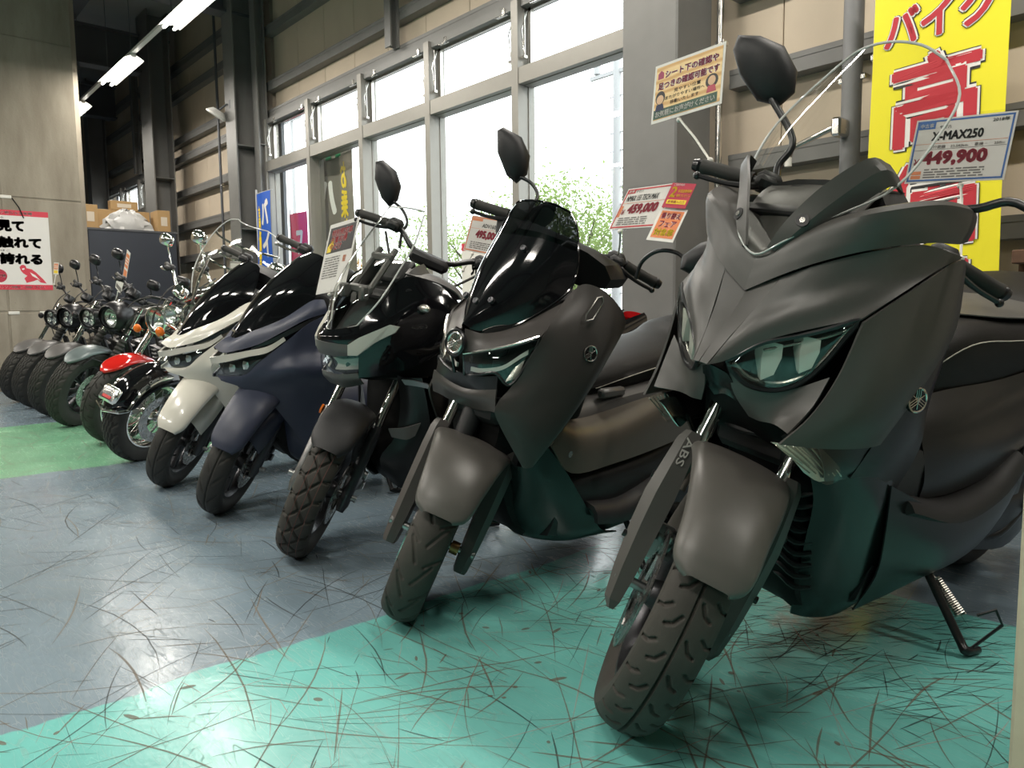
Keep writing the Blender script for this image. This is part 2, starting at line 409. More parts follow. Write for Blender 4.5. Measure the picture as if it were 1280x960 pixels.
WALL_Y = 4.0
def struct(mb, name, m_, parent=None, **k):
    o = mb.build(name, m_, parent, **k)
    if parent is None: o['kind'] = 'structure'
    return o
f = MB(); f.add([(-19, -8, 0), (6, -8, 0), (6, WALL_Y+.2, 0), (-19, WALL_Y+.2, 0)], [(0, 1, 2, 3)])
floor_o = struct(f, 'floor', 'painted_floor', smooth=0)
def scuffs():
    def sm(name, col, a):
        mt, nt, p = nodes(name); N, L = nt.nodes, nt.links; t = N.new('ShaderNodeBsdfTransparent'); mx = N.new('ShaderNodeMixShader'); mx.inputs[0].default_value = a
        p.inputs['Base Color'].default_value = (*col, 1); p.inputs['Roughness'].default_value = .6; L.new(t.outputs[0], mx.inputs[1]); L.new(p.outputs[0], mx.inputs[2]); L.new(mx.outputs[0], N['Material Output'].inputs[0]); MATS[name] = mt
    sm('scuff_brown', (.17, .14, .10), .62); sm('scuff_dark', (.03, .035, .035), .62); sm('scuff_pale', (.42, .44, .40), .45)
    rg = random.Random(21)
    def strokes(n, m_, zone, lmin, lmax, wmin, wmax, dirs=None):
        vs, fs = [], []
        for _ in range(n):
            x0, x1, y0, y1 = zone; x, y = rg.uniform(x0, x1), rg.uniform(y0, y1); a = rg.choice(dirs)+rg.gauss(0, .35) if dirs else rg.uniform(0, pi); k = rg.gauss(0, .9); l = rg.uniform(lmin, lmax)*rg.uniform(.3, 1); w = rg.uniform(wmin, wmax)/2; st = 6; b0 = len(vs); z = .0003+rg.random()*.0004
            for i in range(st+1):
                ww = w*(.15+.85*sin(pi*min(1, max(0, i/st)))**.6); vs += [(x-sin(a)*ww, y+cos(a)*ww, z), (x+sin(a)*ww, y-cos(a)*ww, z)]
                x += cos(a)*l/st; y += sin(a)*l/st; a += k*l/st+rg.gauss(0, .03)
            fs += [(b0+2*i, b0+2*i+1, b0+2*i+3, b0+2*i+2) for i in range(st)]
        q = MB(); q.add(vs, fs); o = q.build('scuff_marks', m_, floor_o, smooth=0, weld=False); o['kind'] = 'stuff'
    D = [.5, 1.2, 2.2, 2.8]
    strokes(420, 'scuff_brown', (-1.8, .3, .05, 1.9), .08, .75, .0015, .006, D); strokes(160, 'scuff_dark', (-1.8, .2, .1, 2.2), .05, .5, .001, .004, D); strokes(120, 'scuff_pale', (-1.8, .2, .1, 2.2), .08, .6, .001, .004, D)
    strokes(260, 'scuff_brown', (-4.6, -1.82, .1, 2.2), .06, .7, .0015, .005, D); strokes(320, 'scuff_dark', (-4.6, -1.82, .1, 2.4), .05, .8, .0015, .005, D); strokes(260, 'scuff_pale', (-4.6, -1.82, .3, 2.6), .06, .7, .001, .004, D)
    strokes(260, 'scuff_dark', (-1.15, -.55, 1.55, 2.25), .04, .3, .001, .005, [.6, .9, 1.2]); strokes(200, 'scuff_brown', (-7, -4.7, 0, 2.2), .1, .8, .002, .008, D)
    strokes(80, 'scuff_brown', (-1.8, .2, .1, 1.9), .015, .06, .006, .016, D)
scuffs()
CE = 5.3
c = MB()
P = []
for i in range(0, 209):                                  # corrugated roof sheet, ribs along the wall's normal
    x = -19+i*.12; z = CE+(.05 if i % 2 else 0); P.append([(x, -8, z), (x, WALL_Y+.2, z)])
c.grid(np.array(P)); struct(c, 'ceiling', 'roof_sheet', smooth=0)
for k, y in enumerate((-6, -3.2, -.4, 2.6)):             # roof purlins along the wall
    b = MB(); b.box((-6.5, y, CE-.16), (25, .09, .22)); b.box((-6.5, y, CE-.28), (25, .2, .03)); struct(b, 'trim_%d' % (k+1), 'steel_dark', smooth=0)
for k, x in enumerate((-15.6, -12.5, -9.4, -2.85)):      # roof girders
    b = MB(); b.box((x, -2, CE-.55), (.03, 12, .55)); b.box((x, -2, CE-.82), (.22, 12, .03)); b.box((x, -2, CE-.29), (.22, 12, .03)); struct(b, 'trim_%d' % (k+5), 'steel_dark', smooth=0)
b = MB(); b.box((6.05, -2, 2.7), (.1, 12.4, 5.4)); struct(b, 'wall_right', 'inner_wall', smooth=0)
b = MB(); b.box((-6.5, -8.05, 2.7), (25.2, .1, 5.4)); struct(b, 'wall_front', 'inner_wall', smooth=0)
b = MB(); b.box((-19.05, -2, 2.7), (.1, 12.4, 5.4)); struct(b, 'wall_far', 'inner_wall', smooth=0)
# concrete end wall with chamfered corner
CX_ = -10.3
def xyprism(pts, z0, z1):
    q = MB(); k = len(pts); q.prism([(x, y, z0) for x, y in pts], (0, 0, 1), z1-z0); return q
wl = struct(xyprism([(CX_-.4, -8), (CX_, -8), (CX_, 2.2), (CX_-.05, 2.26), (CX_-.4, 2.26)], 0, CE), 'wall_left', 'cast_concrete', smooth=0)
q = MB()
for y0, y1 in ((-.4, .48), (.5, 1.38), (1.4, 2.2)):
    for z0, z1 in ((.02, .9), (.92, 2.20), (2.22, 4.0)):
        q2 = MB().box((CX_+.004, (y0+y1)/2, (z0+z1)/2), (.012, y1-y0, z1-z0), bev=.004); q2.build('cast_panel', 'cast_concrete', wl, smooth=0)
for y, z in ((1.44, 2.21), (1.12, 2.21), (1.44, .9), (1.75, .9), (.7, 2.21)):
    q2 = MB(); q2.box((CX_+.012, y, z), (.012, .11, .035), bev=.004); q2.build('mortar_patch', 'white_plastic', wl, smooth=0)
q2 = MB(); q2.tube([(CX_+.014, 1.5, 2.2), (CX_+.014, 1.56, 2.1), (CX_+.014, 1.6, 1.98)], .006, 6); q2.build('crack', 'deep_black', wl)

# ------------------------------------------------------------------ window wall
WIN_X = [-9.02, -7.88, -6.74, -5.59, -4.43, -3.27]
WIN2_X = [-16.6, -15.45, -14.3, -13.15]
HEAD, TR0, TR1, SILL = 3.20, 2.58, 2.70, .12
wb = MB(); wb.box((-6.5, WALL_Y+.2, (HEAD+CE)/2+.15), (25, .04, CE-HEAD+.3)); 
for x0, x1 in ((-19, -16.6), (-13.15, -9.02), (-3.27, 6)): wb.box(((x0+x1)/2, WALL_Y+.2, HEAD/2), (x1-x0, .04, HEAD+.4))
for xs in (WIN_X, WIN2_X): wb.box(((xs[0]+xs[-1])/2, WALL_Y+.12, SILL/2), (xs[-1]-xs[0], .2, SILL))
wallb = struct(wb, 'wall_back', 'steel_dark', smooth=0)
def siding(x0, x1, z0, z1):
    n = max(1, round((x1-x0)/.62)); w = (x1-x0)/n
    for i in range(n):
        MB().box((x0+(i+.5)*w, WALL_Y+.15, (z0+z1)/2), (w-.006, .05, z1-z0), bev=.004).build('siding_panel', 'siding', wallb, smooth=0)
for x0, x1 in ((-18.9, -16.6), (-13.15, -9.1), (-2.95, 5.9)): siding(x0, x1, .05, CE)
for xs in (WIN_X, WIN2_X): siding(xs[0], xs[-1], HEAD+.05, CE)
def girt(x0, x1, z, d=.10):
    g = MB(); xm, L_ = (x0+x1)/2, x1-x0; y = WALL_Y+.125
    g.box((xm, y-.05, z+.05), (L_, .10, .008)); g.box((xm, y-.05, z-.05), (L_, .10, .008)); g.box((xm, y-.004, z), (L_, .008, .1))
    g.box((xm, y-.098, z+.038), (L_, .006, .03)); g.box((xm, y-.098, z-.038), (L_, .006, .03)); g.box((xm, y-.096, z), (L_, .004, .10))
    g.build('girt', 'steel_paint', wallb, smooth=0)
for z in (.68, 1.22, 1.72, 2.21, 2.72, 3.24, 3.52, 4.2, 4.62): girt(-13.0, -9.45, z); girt(-2.6, 5.9, z)
for z in (3.27, 3.60, 4.25, 4.7): girt(-9.05, -3.2, z); girt(-16.6, -13.0, z)
def column(x, y, w, d, name_):
    b = MB(); b.box((x, y-d/2+.008, CE/2), (w, .016, CE)); b.box((x, y+d/2-.008, CE/2), (w, .016, CE)); b.box((x, y, CE/2), (.014, d-.03, CE))
    for z in (.7, 1.9, 2.9): b.box((x, y, z), (w*.96, d-.04, .01))
    o = b.build(name_, 'steel_paint', smooth=0); o['kind'] = 'structure'; return o
def hollow(x, y, w, d, name_):
    b = MB().box((x, y, CE/2), (w, d, CE), bev=.01); o = b.build(name_, 'steel_paint', smooth=0); o['kind'] = 'structure'; return o
hollow(-2.86, 3.76, .40, .34, 'steel_column'); column(-9.32, 3.82, .30, .30, 'steel_column'); column(-12.3, 3.72, .5, .3, 'steel_column')
column(-14.3, 3.97, .12, .1, 'steel_post').location.z = 3.3; column(-16.4, 3.82, .3, .3, 'steel_column'); column(-8.72-.32, 3.93, .14, .12, 'steel_post'); column(-6.15, 3.95+.02, .1, .1, 'steel_post').location.z = 3.3
for n_, xs in ((0, WIN_X), (5, WIN2_X)):
    for i in range(len(xs)-1):
        x0, x1 = xs[i]+.04, xs[i+1]-.04; xm = (x0+x1)/2; wd = x1-x0
        w = empty('window_%d' % (n_+i+1), (0, 0, 0)); w['kind'] = 'structure'
        jb = MB()
        for x in ([xs[0], xs[1]] if i == 0 else [xs[i+1]]):
            jb = MB(); jb.box((x, 3.975, (SILL+HEAD)/2), (.075, .05, HEAD-SILL)); jb.box((x-.012, 4.03, (SILL+HEAD)/2), (.02, .07, HEAD-SILL)); jb.box((x+.022, 4.03, (SILL+HEAD)/2), (.02, .07, HEAD-SILL)); jb.box((x, 4.09, (SILL+HEAD)/2), (.08, .06, HEAD-SILL))
            jb.build('mullion', 'alu_frame', w, smooth=0)
        b = MB(); b.box((xm, 3.985, (TR0+TR1)/2), (wd, .06, TR1-TR0)); b.box((xm, 4.06, TR0+.02), (wd, .1, .05)); b.build('transom', 'alu_frame', w, smooth=0)
        b = MB(); b.box((xm, 4.03, HEAD-.02), (wd, .1, .06)); b.build('head', 'steel_paint', w, smooth=0)
        b = MB(); b.box((xm, 4.03, SILL+.03), (wd, .1, .06)); b.build('sill', 'alu_frame', w, smooth=0)
        for nm, z0, z1 in (('fixed_pane', SILL+.06, TR0-.01), ('vent_pane', TR1+.03, HEAD-.06)):
            b = MB(); b.box((xm, 4.075, (z0+z1)/2), (wd, .006, z1-z0)); b.build(nm, 'window_glass', w, smooth=0)
        b = MB(); z0, z1 = TR1+.005, HEAD-.05
        for x in (x0+.03, x1-.012): b.box((x, 4.06, (z0+z1)/2), (.022, .03, z1-z0))
        for z in (z0+.012, z1-.012): b.box((xm, 4.06, z), (wd, .03, .022))
        b.build('vent_sash', 'dull_chrome', w, smooth=0)
        for x in (x0+.02, x1-.05):
            b = MB(); b.tube([(x, 4.0, TR1+.08), (x+.008, 3.965, TR1+.27), (x+.01, 4.02, HEAD-.08)], .005, 6); b.tube([(x+.015, 3.99, TR1+.08), (x+.018, 3.985, HEAD-.08)], .005, 6); b.box((x+.008, 3.99, TR1+.075), (.04, .03, .02)); b.build('stay_arm', 'dull_chrome', w)
        for x in (x0+.16, x1-.16):
            b = MB(); b.box((x, 4.0, HEAD-.045), (.12, .03, .02)); b.box((x+.05, 3.985, HEAD-.035), (.03, .03, .04)); b.build('hinge', 'dull_chrome', w, smooth=0)

# pipes and conduits on the wall
def pipe(name_, label, pts, r, m_, clips=()):
    e = empty(name_, (pts[0][0], pts[0][1], 0)); o = MB().tube([(x-pts[0][0], y-pts[0][1], z) for x, y, z in pts], r, 12, sm=1); o.build('pipe', m_, e)
    for z in clips: MB().box((0, .02, z), (r*3, .06, .03), bev=.005).build('clip', 'dull_chrome', e, smooth=0)
    tag(e, label, 'pipe'); return e
pipe('conduit', 'thin galvanised conduit beside the wide steel column', [(-2.6, 3.92, 0), (-2.6, 3.92, CE)], .02, 'dull_chrome', (.9, 2.4))
pipe('downpipe', 'thick grey lagged pipe left of the yellow banner', [(-1.79, 3.86, 1.42), (-1.79, 3.86, CE)], .048, 'grey_pipe', (2.0, 3.1))
pipe('downpipe', 'slim ivory pipe along the edge of the yellow banner', [(-1.63, 3.78, .0), (-1.63, 3.78, CE)], .024, 'ivory_pipe', (2.05, 1.4))
pipe('conduit', 'thin dark conduit running up the far siding bay', [(-10.4, 3.93, 0), (-10.4, 3.93, CE)], .018, 'steel_dark', (1.2, 2.6))
e = empty('valve_arm', (-1.80, 3.74, 1.72)); MB().tube([(-.02, 0, .03), (-.22, -.03, -.04), (-.24, -.03, -.1)], .014, 10).build('arm', 'dull_chrome', e); MB().cyl((-.24, -.03, -.05), (-.24, -.03, -.13), .018).build('nozzle', 'white_plastic', e); MB().box((-.0, .045, .03), (.05, .14, .09), bev=.01).build('bracket', 'dull_chrome', e, smooth=0)
tag(e, 'small metal arm bracketed to the grey lagged pipe', 'bracket')
# flood lamp on the column in the far bay
e = empty('wall_lamp', (-9.5, 3.6, 3.35)); MB().lathe([(0, -.0), (.07, .0), (.13, .06), (.12, .08), (0, .08)], ax=(-.3, -.4, -.8), n=20).build('shade', 'lamp_white', e); MB().tube([(0, 0, .0), (.1, .06, .06), (.18, .12, .05)], .012, 8).build('arm', 'steel_dark', e)
MB().box((.18, .1, .05), (.08, .06, .12), bev=.01).build('base', 'steel_dark', e, smooth=0)
tag(e, 'round white wall lamp on an arm of the far column', 'lamp')

# ------------------------------------------------------------------ hanging fluorescent battens
def batten(x, y, z, label, k=1.):
    e = empty('ceiling_light', (x, y, z)); L_ = 1.22
    MB().box((0, 0, .045), (L_, .06, .04), bev=.01).build('housing', 'lamp_white', e, smooth=0)
    MB().add([(-L_/2, -.11, 0), (L_/2, -.11, 0), (L_/2, -.03, .045), (-L_/2, -.03, .045)], [(0, 1, 2, 3)]).add([(-L_/2, .11, 0), (L_/2, .11, 0), (L_/2, .03, .045), (-L_/2, .03, .045)], [(0, 3, 2, 1)]).build('reflector', 'lamp_white', e, smooth=0)
    for yy in (-.05, .05): MB().cyl((-L_/2+.02, yy, -.005), (L_/2-.02, yy, -.005), .016, n=12).build('tube', 'lamp_tube', e)
    for xx in (-.5, .5): MB().tube([(xx, 0, .06), (xx, 0, CE-.3-z)], .004, 6).build('suspension_wire', 'steel_dark', e)
    ld = bpy.data.lights.new('lamp', 'AREA'); ld.shape = 'RECTANGLE'; ld.size = L_; ld.size_y = .12; ld.energy = LAMP_W*k; ld.color = (1, .94, .85)
    lo = bpy.data.objects.new('lamp', ld); COL.objects.link(lo); lo.parent = e; lo.location = (0, 0, -.03)
    tag(e, label, 'light', 'fluorescent battens'); return e
bx = [-12.55, -10.1, -7.65, -5.2, -2.75, -.3, 2.15]
lab = ['batten light half hidden by the concrete wall', 'batten light nearest the top of the concrete wall', 'batten light cut by the top of the picture']
for i, x in enumerate(bx): batten(x, 2.66, 3.76, lab[i] if i < 3 else 'hanging batten light of the row above the scooters')
for y in (-.6, -3.6):
    for x in bx[1:-1]: batten(x, y, 3.76, 'hanging batten light of the rows over the shop floor', 1.0)
e = empty('light_rail', (-5.2, 2.66, 3.845)); MB().box((0, 0, 0), (16, .05, .03)).build('rail', 'lamp_white', e, smooth=0); tag(e, 'thin white rail that carries the hanging batten lights', 'rail')

# ------------------------------------------------------------------ back-left corner: dark cabinet with boxes
e = empty('storage_cabinet', (-11.62, 3.05, 0)); MB().box((0, 0, 1.0), (.5, 1.14, 2.0), bev=.006).build('carcass', 'panel_navy', e, smooth=0); MB().box((.255, 0, 1.01), (.012, 1.12, 2.0), bev=.003).build('front_panel', 'panel_navy', e, smooth=0); MB().box((.0, 0, 2.02), (.54, 1.16, .025)).build('top_board', 'steel_dark', e, smooth=0)
tag(e, 'tall dark navy cabinet behind the farthest cruisers', 'cabinet')
def carton(x, y, z, d, rz, label):
    e = empty('cardboard_box', (x, y, z), R_(rz)); MB().box((0, 0, d[2]/2), d, bev=.004).build('carton', 'cardboard', e, smooth=0)
    MB().box((d[0]/2+.001, 0, d[2]*.5), (.002, d[1]*.5, d[2]*.4)).build('printed_label', 'cardboard_print', e, smooth=0); MB().box((0, 0, d[2]+.001), (d[0], .05, .002)).build('packing_tape', 'cardboard_print', e, smooth=0); tag(e, label, 'box', 'boxes on the cabinet')
carton(-11.66, 2.56, 2.0325, (.34, .18, .32), 0, 'brown carton against the concrete wall on the dark cabinet')
carton(-11.80, 3.03, 2.0325, (.12, .70, .30), 0, 'wide brown carton behind the white plastic bag')
carton(-11.80, 3.05, 2.335, (.12, .36, .13), 0, 'small carton lying on the wide carton behind the bag')
carton(-11.66, 3.50, 2.0325, (.34, .17, .31), 0, 'narrow brown carton at the window end of the dark cabinet')
rg = random.Random(4); bgm = MB(); P = []
for i in range(11):
    p = pi*i/20; P.append([])
    for j in range(26):
        t = 2*pi*j/26; k = 1+.22*rg.uniform(-1, 1)*sin(p); P[-1].append((.10*sin(p)*cos(t)*k, .30*sin(p)*sin(t)*k, .28*cos(p)*(1+.12*rg.uniform(-1, 1))))
bgm.grid(np.array(P), cv=True); o = bgm.build('plastic_bag', 'bag_white', smooth=25); o.location = (-11.56, 3.03, 2.034); tag(o, 'crumpled white plastic bag bundle on the dark cabinet', 'bag')

# cream pillar at the picture's right edge, shelf and indigo panel behind the nearest scooter
e = empty('cream_pillar', (-.208, 1.58, 0)); MB().box((0, 0, .45), (.3, .3, .9), bev=.006).build('shaft', 'cream_post', e, smooth=0); MB().box((0, 0, .905), (.31, .31, .02), bev=.004).build('cap', 'cream_post', e, smooth=0); tag(e, 'cream painted low pillar at the right edge beside the nearest scooter', 'pillar')
e = empty('work_rack', (-.46, 3.74, 0)); MB().box((0, .06, .95), (1.05, .03, 1.5)).build('indigo_panel', 'indigo_panel', e, smooth=0)
MB().box((0, -.1, 1.06), (1.05, .1, .055), bev=.004).build('rusty_rail', 'rusty_bar', e, smooth=0)
for x in (-.5, .5): MB().box((x, -.02, .53), (.05, .05, 1.06)).build('leg', 'rusty_bar', e, smooth=0)
for x in (-.42, -.2, .1, .35): MB().lathe([(.03, -.02), (.055, -.02), (.055, .02), (.03, .02), (.03, -.02)], c=(x, -.1, .96), ax=(.6, -.6, .2), n=20).build('roller_ring', 'bronze', e)
tag(e, 'dark indigo rack with a rusty rail behind the yellow banner', 'rack')
# ------------------------------------------------------------------ motorcycle toolkit
# bike frame: x = rider's left, y = towards the tail, z = up, origin on the floor under the front axle
def crown(c, R, w, b):
    a = w/2
    return R-b+b*np.sqrt(np.clip(1-(c/(a*1.03))**2, 0, 1))
def seg_d(a, c, s, per):
    """distance from (a, c) to the tread cut s, repeated every per along the tyre"""
    a0, c0, a1, c1 = s; best = None
    for k in (-1, 0, 1):
        px, py = a-(a0+k*per), c-c0; dx, dy = a1-a0, c1-c0
        t = np.clip((px*dx+py*dy)/(dx*dx+dy*dy), 0, 1); d = np.hypot(px-t*dx, py-t*dy)
        best = d if best is None else np.minimum(best, d)
    return best
TREADS = {
 'sport': dict(n=24, segs=[(.036, .012, .018, .022), (.018, .022, .012, .034), (.050, .036, .040, .047), (.040, .047, .040, .058), (.0, -.012, -.018, -.022), (-.018, -.022, -.024, -.034), (.014, -.036, .004, -.047), (.004, -.047, .004, -.058)], wid=.0026, lines=[(0, .0034)]),
 'street': dict(n=14, segs=[(.0, .006, .060, .038), (.055, .020, .085, .050), (.06, -.006, .12, -.038), (.005, -.020, .035, -.05)], wid=.0034, lines=[]),
 'eco': dict(n=16, segs=[(.0, .012, .05, .045), (.05, -.012, .10, -.045)], wid=.003, lines=[(0, .004)]),
 'block': dict(n=22, segs=[(.0, -.030, .038, .0), (.038, .0, .0, .030), (.038, .0, .076, .030), (.038, .0, .076, -.030), (.0, .030, .014, .056), (.0, -.030, .014, -.056), (.0, .030, .0, .046), (.0, -.030, .0, -.046)], wid=.0036, lines=[]),
 'cruiser': dict(n=26, segs=[(.0, .036, .03, .06), (.0, -.036, .03, -.06)], wid=.004, lines=[], wavy=[(.012, .006), (-.012, .006), (.034, .006), (-.034, .006)]),
}
_ty = {}
def tyre(R, w, rim, style, nt=420, nc=35, depth=.005, b=.04):
    k = (R, w, rim, style, nt)
    if k in _ty: return _ty[k]
    T = TREADS[style]; th = np.arange(nt)*2*pi/nt; cc = np.linspace(-w/2*.97, w/2*.97, nc)
    A, Cc = np.meshgrid(th*R, cc, indexing='ij'); per = 2*pi*R/T['n']; a = np.mod(A, per)
    g = np.zeros_like(A)
    for s in T['segs']:
        g = np.maximum(g, np.clip(1.6-seg_d(a, Cc, s, per)/T['wid'], 0, 1))
    for c0, wd in T['lines']: g = np.maximum(g, np.clip(1.6-np.abs(Cc-c0)/(wd*.6), 0, 1))
    for c0, wd in T.get('wavy', ()): g = np.maximum(g, np.clip(1.6-np.abs(Cc-c0-.005*np.sign(np.sin(2*pi*a/per)))/(wd*.5), 0, 1))
    r = crown(cc, R, w, b)[None]-depth*g
    m_ = MB(); P = np.stack([Cc, -np.cos(th)[:, None]*r, np.sin(th)[:, None]*r], 2); m_.grid(P, cu=True, flip=True)
    a0 = w/2; re = crown(cc[-1:], R, w, b)[0]
    for s in (-1, 1):                       # sidewalls
        pr = [(s*cc[-1], re), (s*a0*1.0, re-.012), (s*a0*.97, (re+rim)/2), (s*a0*.82, rim+.012), (s*a0*.72, rim+.004), (s*a0*.66, rim-.006)]
        P = np.stack([np.stack([np.full(nt, x), -np.cos(th)*q, np.sin(th)*q], 1) for x, q in pr], 1); m_.grid(P, cu=True, flip=(s > 0))
    _ty[k] = m_; return m_
def wheel(R, w, rim, spokes=5, style='alloy'):
    m_ = MB(); a0 = w/2*.68
    prof = [(rim+.004, -a0), (rim+.006, -a0*.9), (rim-.008, -a0*.8), (rim-.022, -a0*.45), (rim-.026, 0), (rim-.022, a0*.45), (rim-.008, a0*.8), (rim+.006, a0*.9), (rim+.004, a0),
            (rim-.012, a0*.98), (rim-.03, a0*.5), (rim-.034, 0), (rim-.03, -a0*.5), (rim-.012, -a0*.98), (rim+.004, -a0)]
    m_.lathe(prof, n=64)
    m_.lathe([(0, -.05), (.028, -.05), (.034, -.03), (.034, .03), (.028, .05), (0, .05)], n=24)
    if style == 'alloy':
        for i in range(spokes):
            for o in (-.10, .10):
                t = 2*pi*i/spokes; rings = []
                for r, hw, hx in ((.028, .014, .02), (rim*.45, .010, .016), (rim-.026, .012, .018)):
                    tt = t+o*(r/rim)*1.6; c = V(0, -cos(tt)*r, sin(tt)*r); tn = V(0, sin(tt), cos(tt))
                    rings.append([c+V(hx, 0, 0)+tn*hw*.6, c+V(hx*.4, 0, 0)+tn*hw, c-V(hx*.4, 0, 0)+tn*hw, c-V(hx, 0, 0)+tn*hw*.6, c-V(hx, 0, 0)-tn*hw*.6, c-V(hx*.4, 0, 0)-tn*hw, c+V(hx*.4, 0, 0)-tn*hw, c+V(hx, 0, 0)-tn*hw*.6])
                m_.loft(rings, su=2, cap=False, sm=1)
    return m_
def wire_spokes(rim, n=36):
    m_ = MB()
    for i in range(n):
        t = 2*pi*i/n; s = 1 if i % 2 else -1; t2 = t+(.5 if (i//2) % 2 else -.5)
        m_.tube([(s*.045, -cos(t2)*.035, sin(t2)*.035), (s*.008, -cos(t)*(rim-.025), sin(t)*(rim-.025))], .0022, 5, cap=False)
    return m_
def disc(x, r0, r1, t=.0045, holes=5):
    """brake disc: polar net with cells left out as drill holes"""
    m_ = MB(); nr, na = 9, 96; P = np.array([[(0, -cos(2*pi*j/na)*(r0+(r1-r0)*i/nr), sin(2*pi*j/na)*(r0+(r1-r0)*i/nr)) for j in range(na)] for i in range(nr+1)])
    F = []
    for i in range(nr):
        for j in range(na):
            if i in (2, 4, 6) and (j+i) % 8 == 0: continue
            F.append((i*na+j, (i+1)*na+j, (i+1)*na+(j+1) % na, i*na+(j+1) % na))
    m_.add(P.reshape(-1, 3)+V(x-t/2, 0, 0), F); m_.add(P.reshape(-1, 3)+V(x+t/2, 0, 0), [q[::-1] for q in F])
    m_.lathe([(r1, x-t/2), (r1, x+t/2)], n=96); m_.lathe([(r0, x-t/2), (r0, x+t/2)], n=96)
    for i in range(5):
        q = 2*pi*i/5; m_.tube([(x, -cos(q)*.03, sin(q)*.03), (x, -cos(q+.3)*(r0+.004), sin(q+.3)*(r0+.004))], .007, 6)
    return m_
class Bike:
    def __init__(s, name, label, X, Y, lean, yaw, steer, rake, trail, R, group=None, cat='scooter', dz=-.012):
        s.root = empty(name, (X, Y, 0)); s.root.rotation_euler = (0, R_(lean), R_(yaw)); tag(s.root, label, cat, group)
        s.R = R; k = R_(rake); s.ax = V(0, sin(k), cos(k)); s.ap = V(0, -trail, 0); a = s.ax; th = R_(steer); s.dz = dz; s.rake = k
        K = np.array([[0, -a[2], a[1]], [a[2], 0, -a[0]], [-a[1], a[0], 0]]); s.S = np.eye(3)+sin(th)*K+(1-cos(th))*K@K
    def st(s, v): return s.ap+(np.asarray(v, float)-s.ap)@s.S.T+V(0, 0, s.dz)
    def part(s, name, mb, m_, parent=None, steer=False, label=None, smooth=38, weld=True):
        if steer:
            q = MB(); q.add(s.st(np.vstack(mb.v)), mb.f); mb = q
        return mb.build(name, m_, parent or s.root, smooth=smooth, label=label, weld=weld)
    def pair(s, name, mb, m_, steer=False, smooth=38, parents=None, label=None):
        """the piece and its mirror image, each an object of its own -> (left, right)"""
        a = s.part(name, mb, m_, parents[0] if parents else None, steer, label, smooth)
        b = s.part(name, mb.mirror(False), m_, parents[1] if parents else None, steer, label, smooth)
        return a, b
    def world(s, p, steer=True):
        p = s.st(np.array([p], float))[0] if steer else V(*p); bpy.context.view_layer.update(); return np.array(s.root.matrix_world@Vector(p))
    def fk(s, x, t, f=0.):
        """point on the fork line: x sideways, t up along the fork from the axle, f forward of it"""
        n = V(0, -cos(s.rake), sin(s.rake)); return V(x, 0, s.R)+s.ax*t+n*f
def at(mb, p): 
    q = MB(); q.add(np.vstack(mb.v)+V(*p), mb.f); return q
def front_wheel(b, w, rim, style, disc_x, disc_r, wheel_mat, tyre_mat='rubber', spokes=5, nt=420, wire=False, twin=False, nc=35, depth=.005):
    c = (0, 0, b.R)
    o = b.part('front_wheel', at(wheel(b.R, w, rim, spokes, 'wire' if wire else 'alloy'), c), wheel_mat, steer=True)
    b.part('tyre', at(tyre(b.R, w, rim, style, nt, nc, depth), c), tyre_mat, o, True, smooth=50, weld=False)
    if wire: b.part('spoke_set', at(wire_spokes(rim), c), 'chrome', o, True)
    for x in ((disc_x, -disc_x) if twin else (disc_x,)): b.part('brake_disc', at(disc(x, disc_r*.62, disc_r), c), 'disc_steel', o, True, smooth=20, weld=False)
    q = MB(); q.cyl((-.13, 0, b.R), (.13, 0, b.R), .011); b.part('axle', q, 'alloy', o, True)
    q = MB(); t = R_(-15); q.cyl((.0, -cos(t)*(rim-.03), b.R+sin(t)*(rim-.03)), (.03, -cos(t)*(rim-.065), b.R+sin(t)*(rim-.065)), .004, n=8); b.part('valve', q, 'black_plastic', o, True)
    return o
def caliper(b, x, ang, r, m_='alloy'):
    t = R_(ang); c = V(x, -cos(t)*r, b.R+sin(t)*r); u = V(0, -cos(t), sin(t)); w = V(0, sin(t), cos(t)); Mx = np.stack([V(1, 0, 0), u, w], 1)
    q = MB(); q.box(c, (.06, .05, .10), Mx, bev=.012); q.cyl(c+V(.028, 0, 0)+w*.025, c+V(.04, 0, 0)+w*.025, .017); q.cyl(c+V(.028, 0, 0)-w*.025, c+V(.04, 0, 0)-w*.025, .017)
    if x < 0: q.cyl(c-V(.028, 0, 0)+w*.025, c-V(.042, 0, 0)+w*.025, .017); q.cyl(c-V(.028, 0, 0)-w*.025, c-V(.042, 0, 0)-w*.025, .017)
    return b.part('brake_caliper', q, m_, steer=True)
def fork_tubes(b, fx, t0, t1, r=.0165, m_='chrome', low=None):
    for s in (-1, 1):
        o = b.part('fork_tube', MB().cyl(b.fk(s*fx, t0), b.fk(s*fx, t1), r, n=20), m_, steer=True)
        if low: b.part('fork_lower', MB().tube([b.fk(s*fx, -.05), b.fk(s*fx, -.02), b.fk(s*fx, low-.04), b.fk(s*fx, low)], [r*.8, r*1.45, r*1.45, r*1.25], 18), 'dark_alloy' if m_ != 'cruiser' else 'alloy', o, True)
def ring(y, w, zt, zb, e=.03, tilt=0.):
    """closed upright section across the bike at y: flat top at zt, half width w, bottom at zb"""
    h = [(0, zt), (w*.55, zt-.004), (w*.88, zt-e*.6), (w, zt-e*1.7), (w*.98, (zt*.5+zb*.5)), (w*.85, zb+.01), (w*.4, zb)]
    pts = [(x, y+tilt*(z-zb), z) for x, z in h]+[(0, y, zb)]+[(-x, y+tilt*(z-zb), z) for x, z in h[:0:-1]]
    return pts
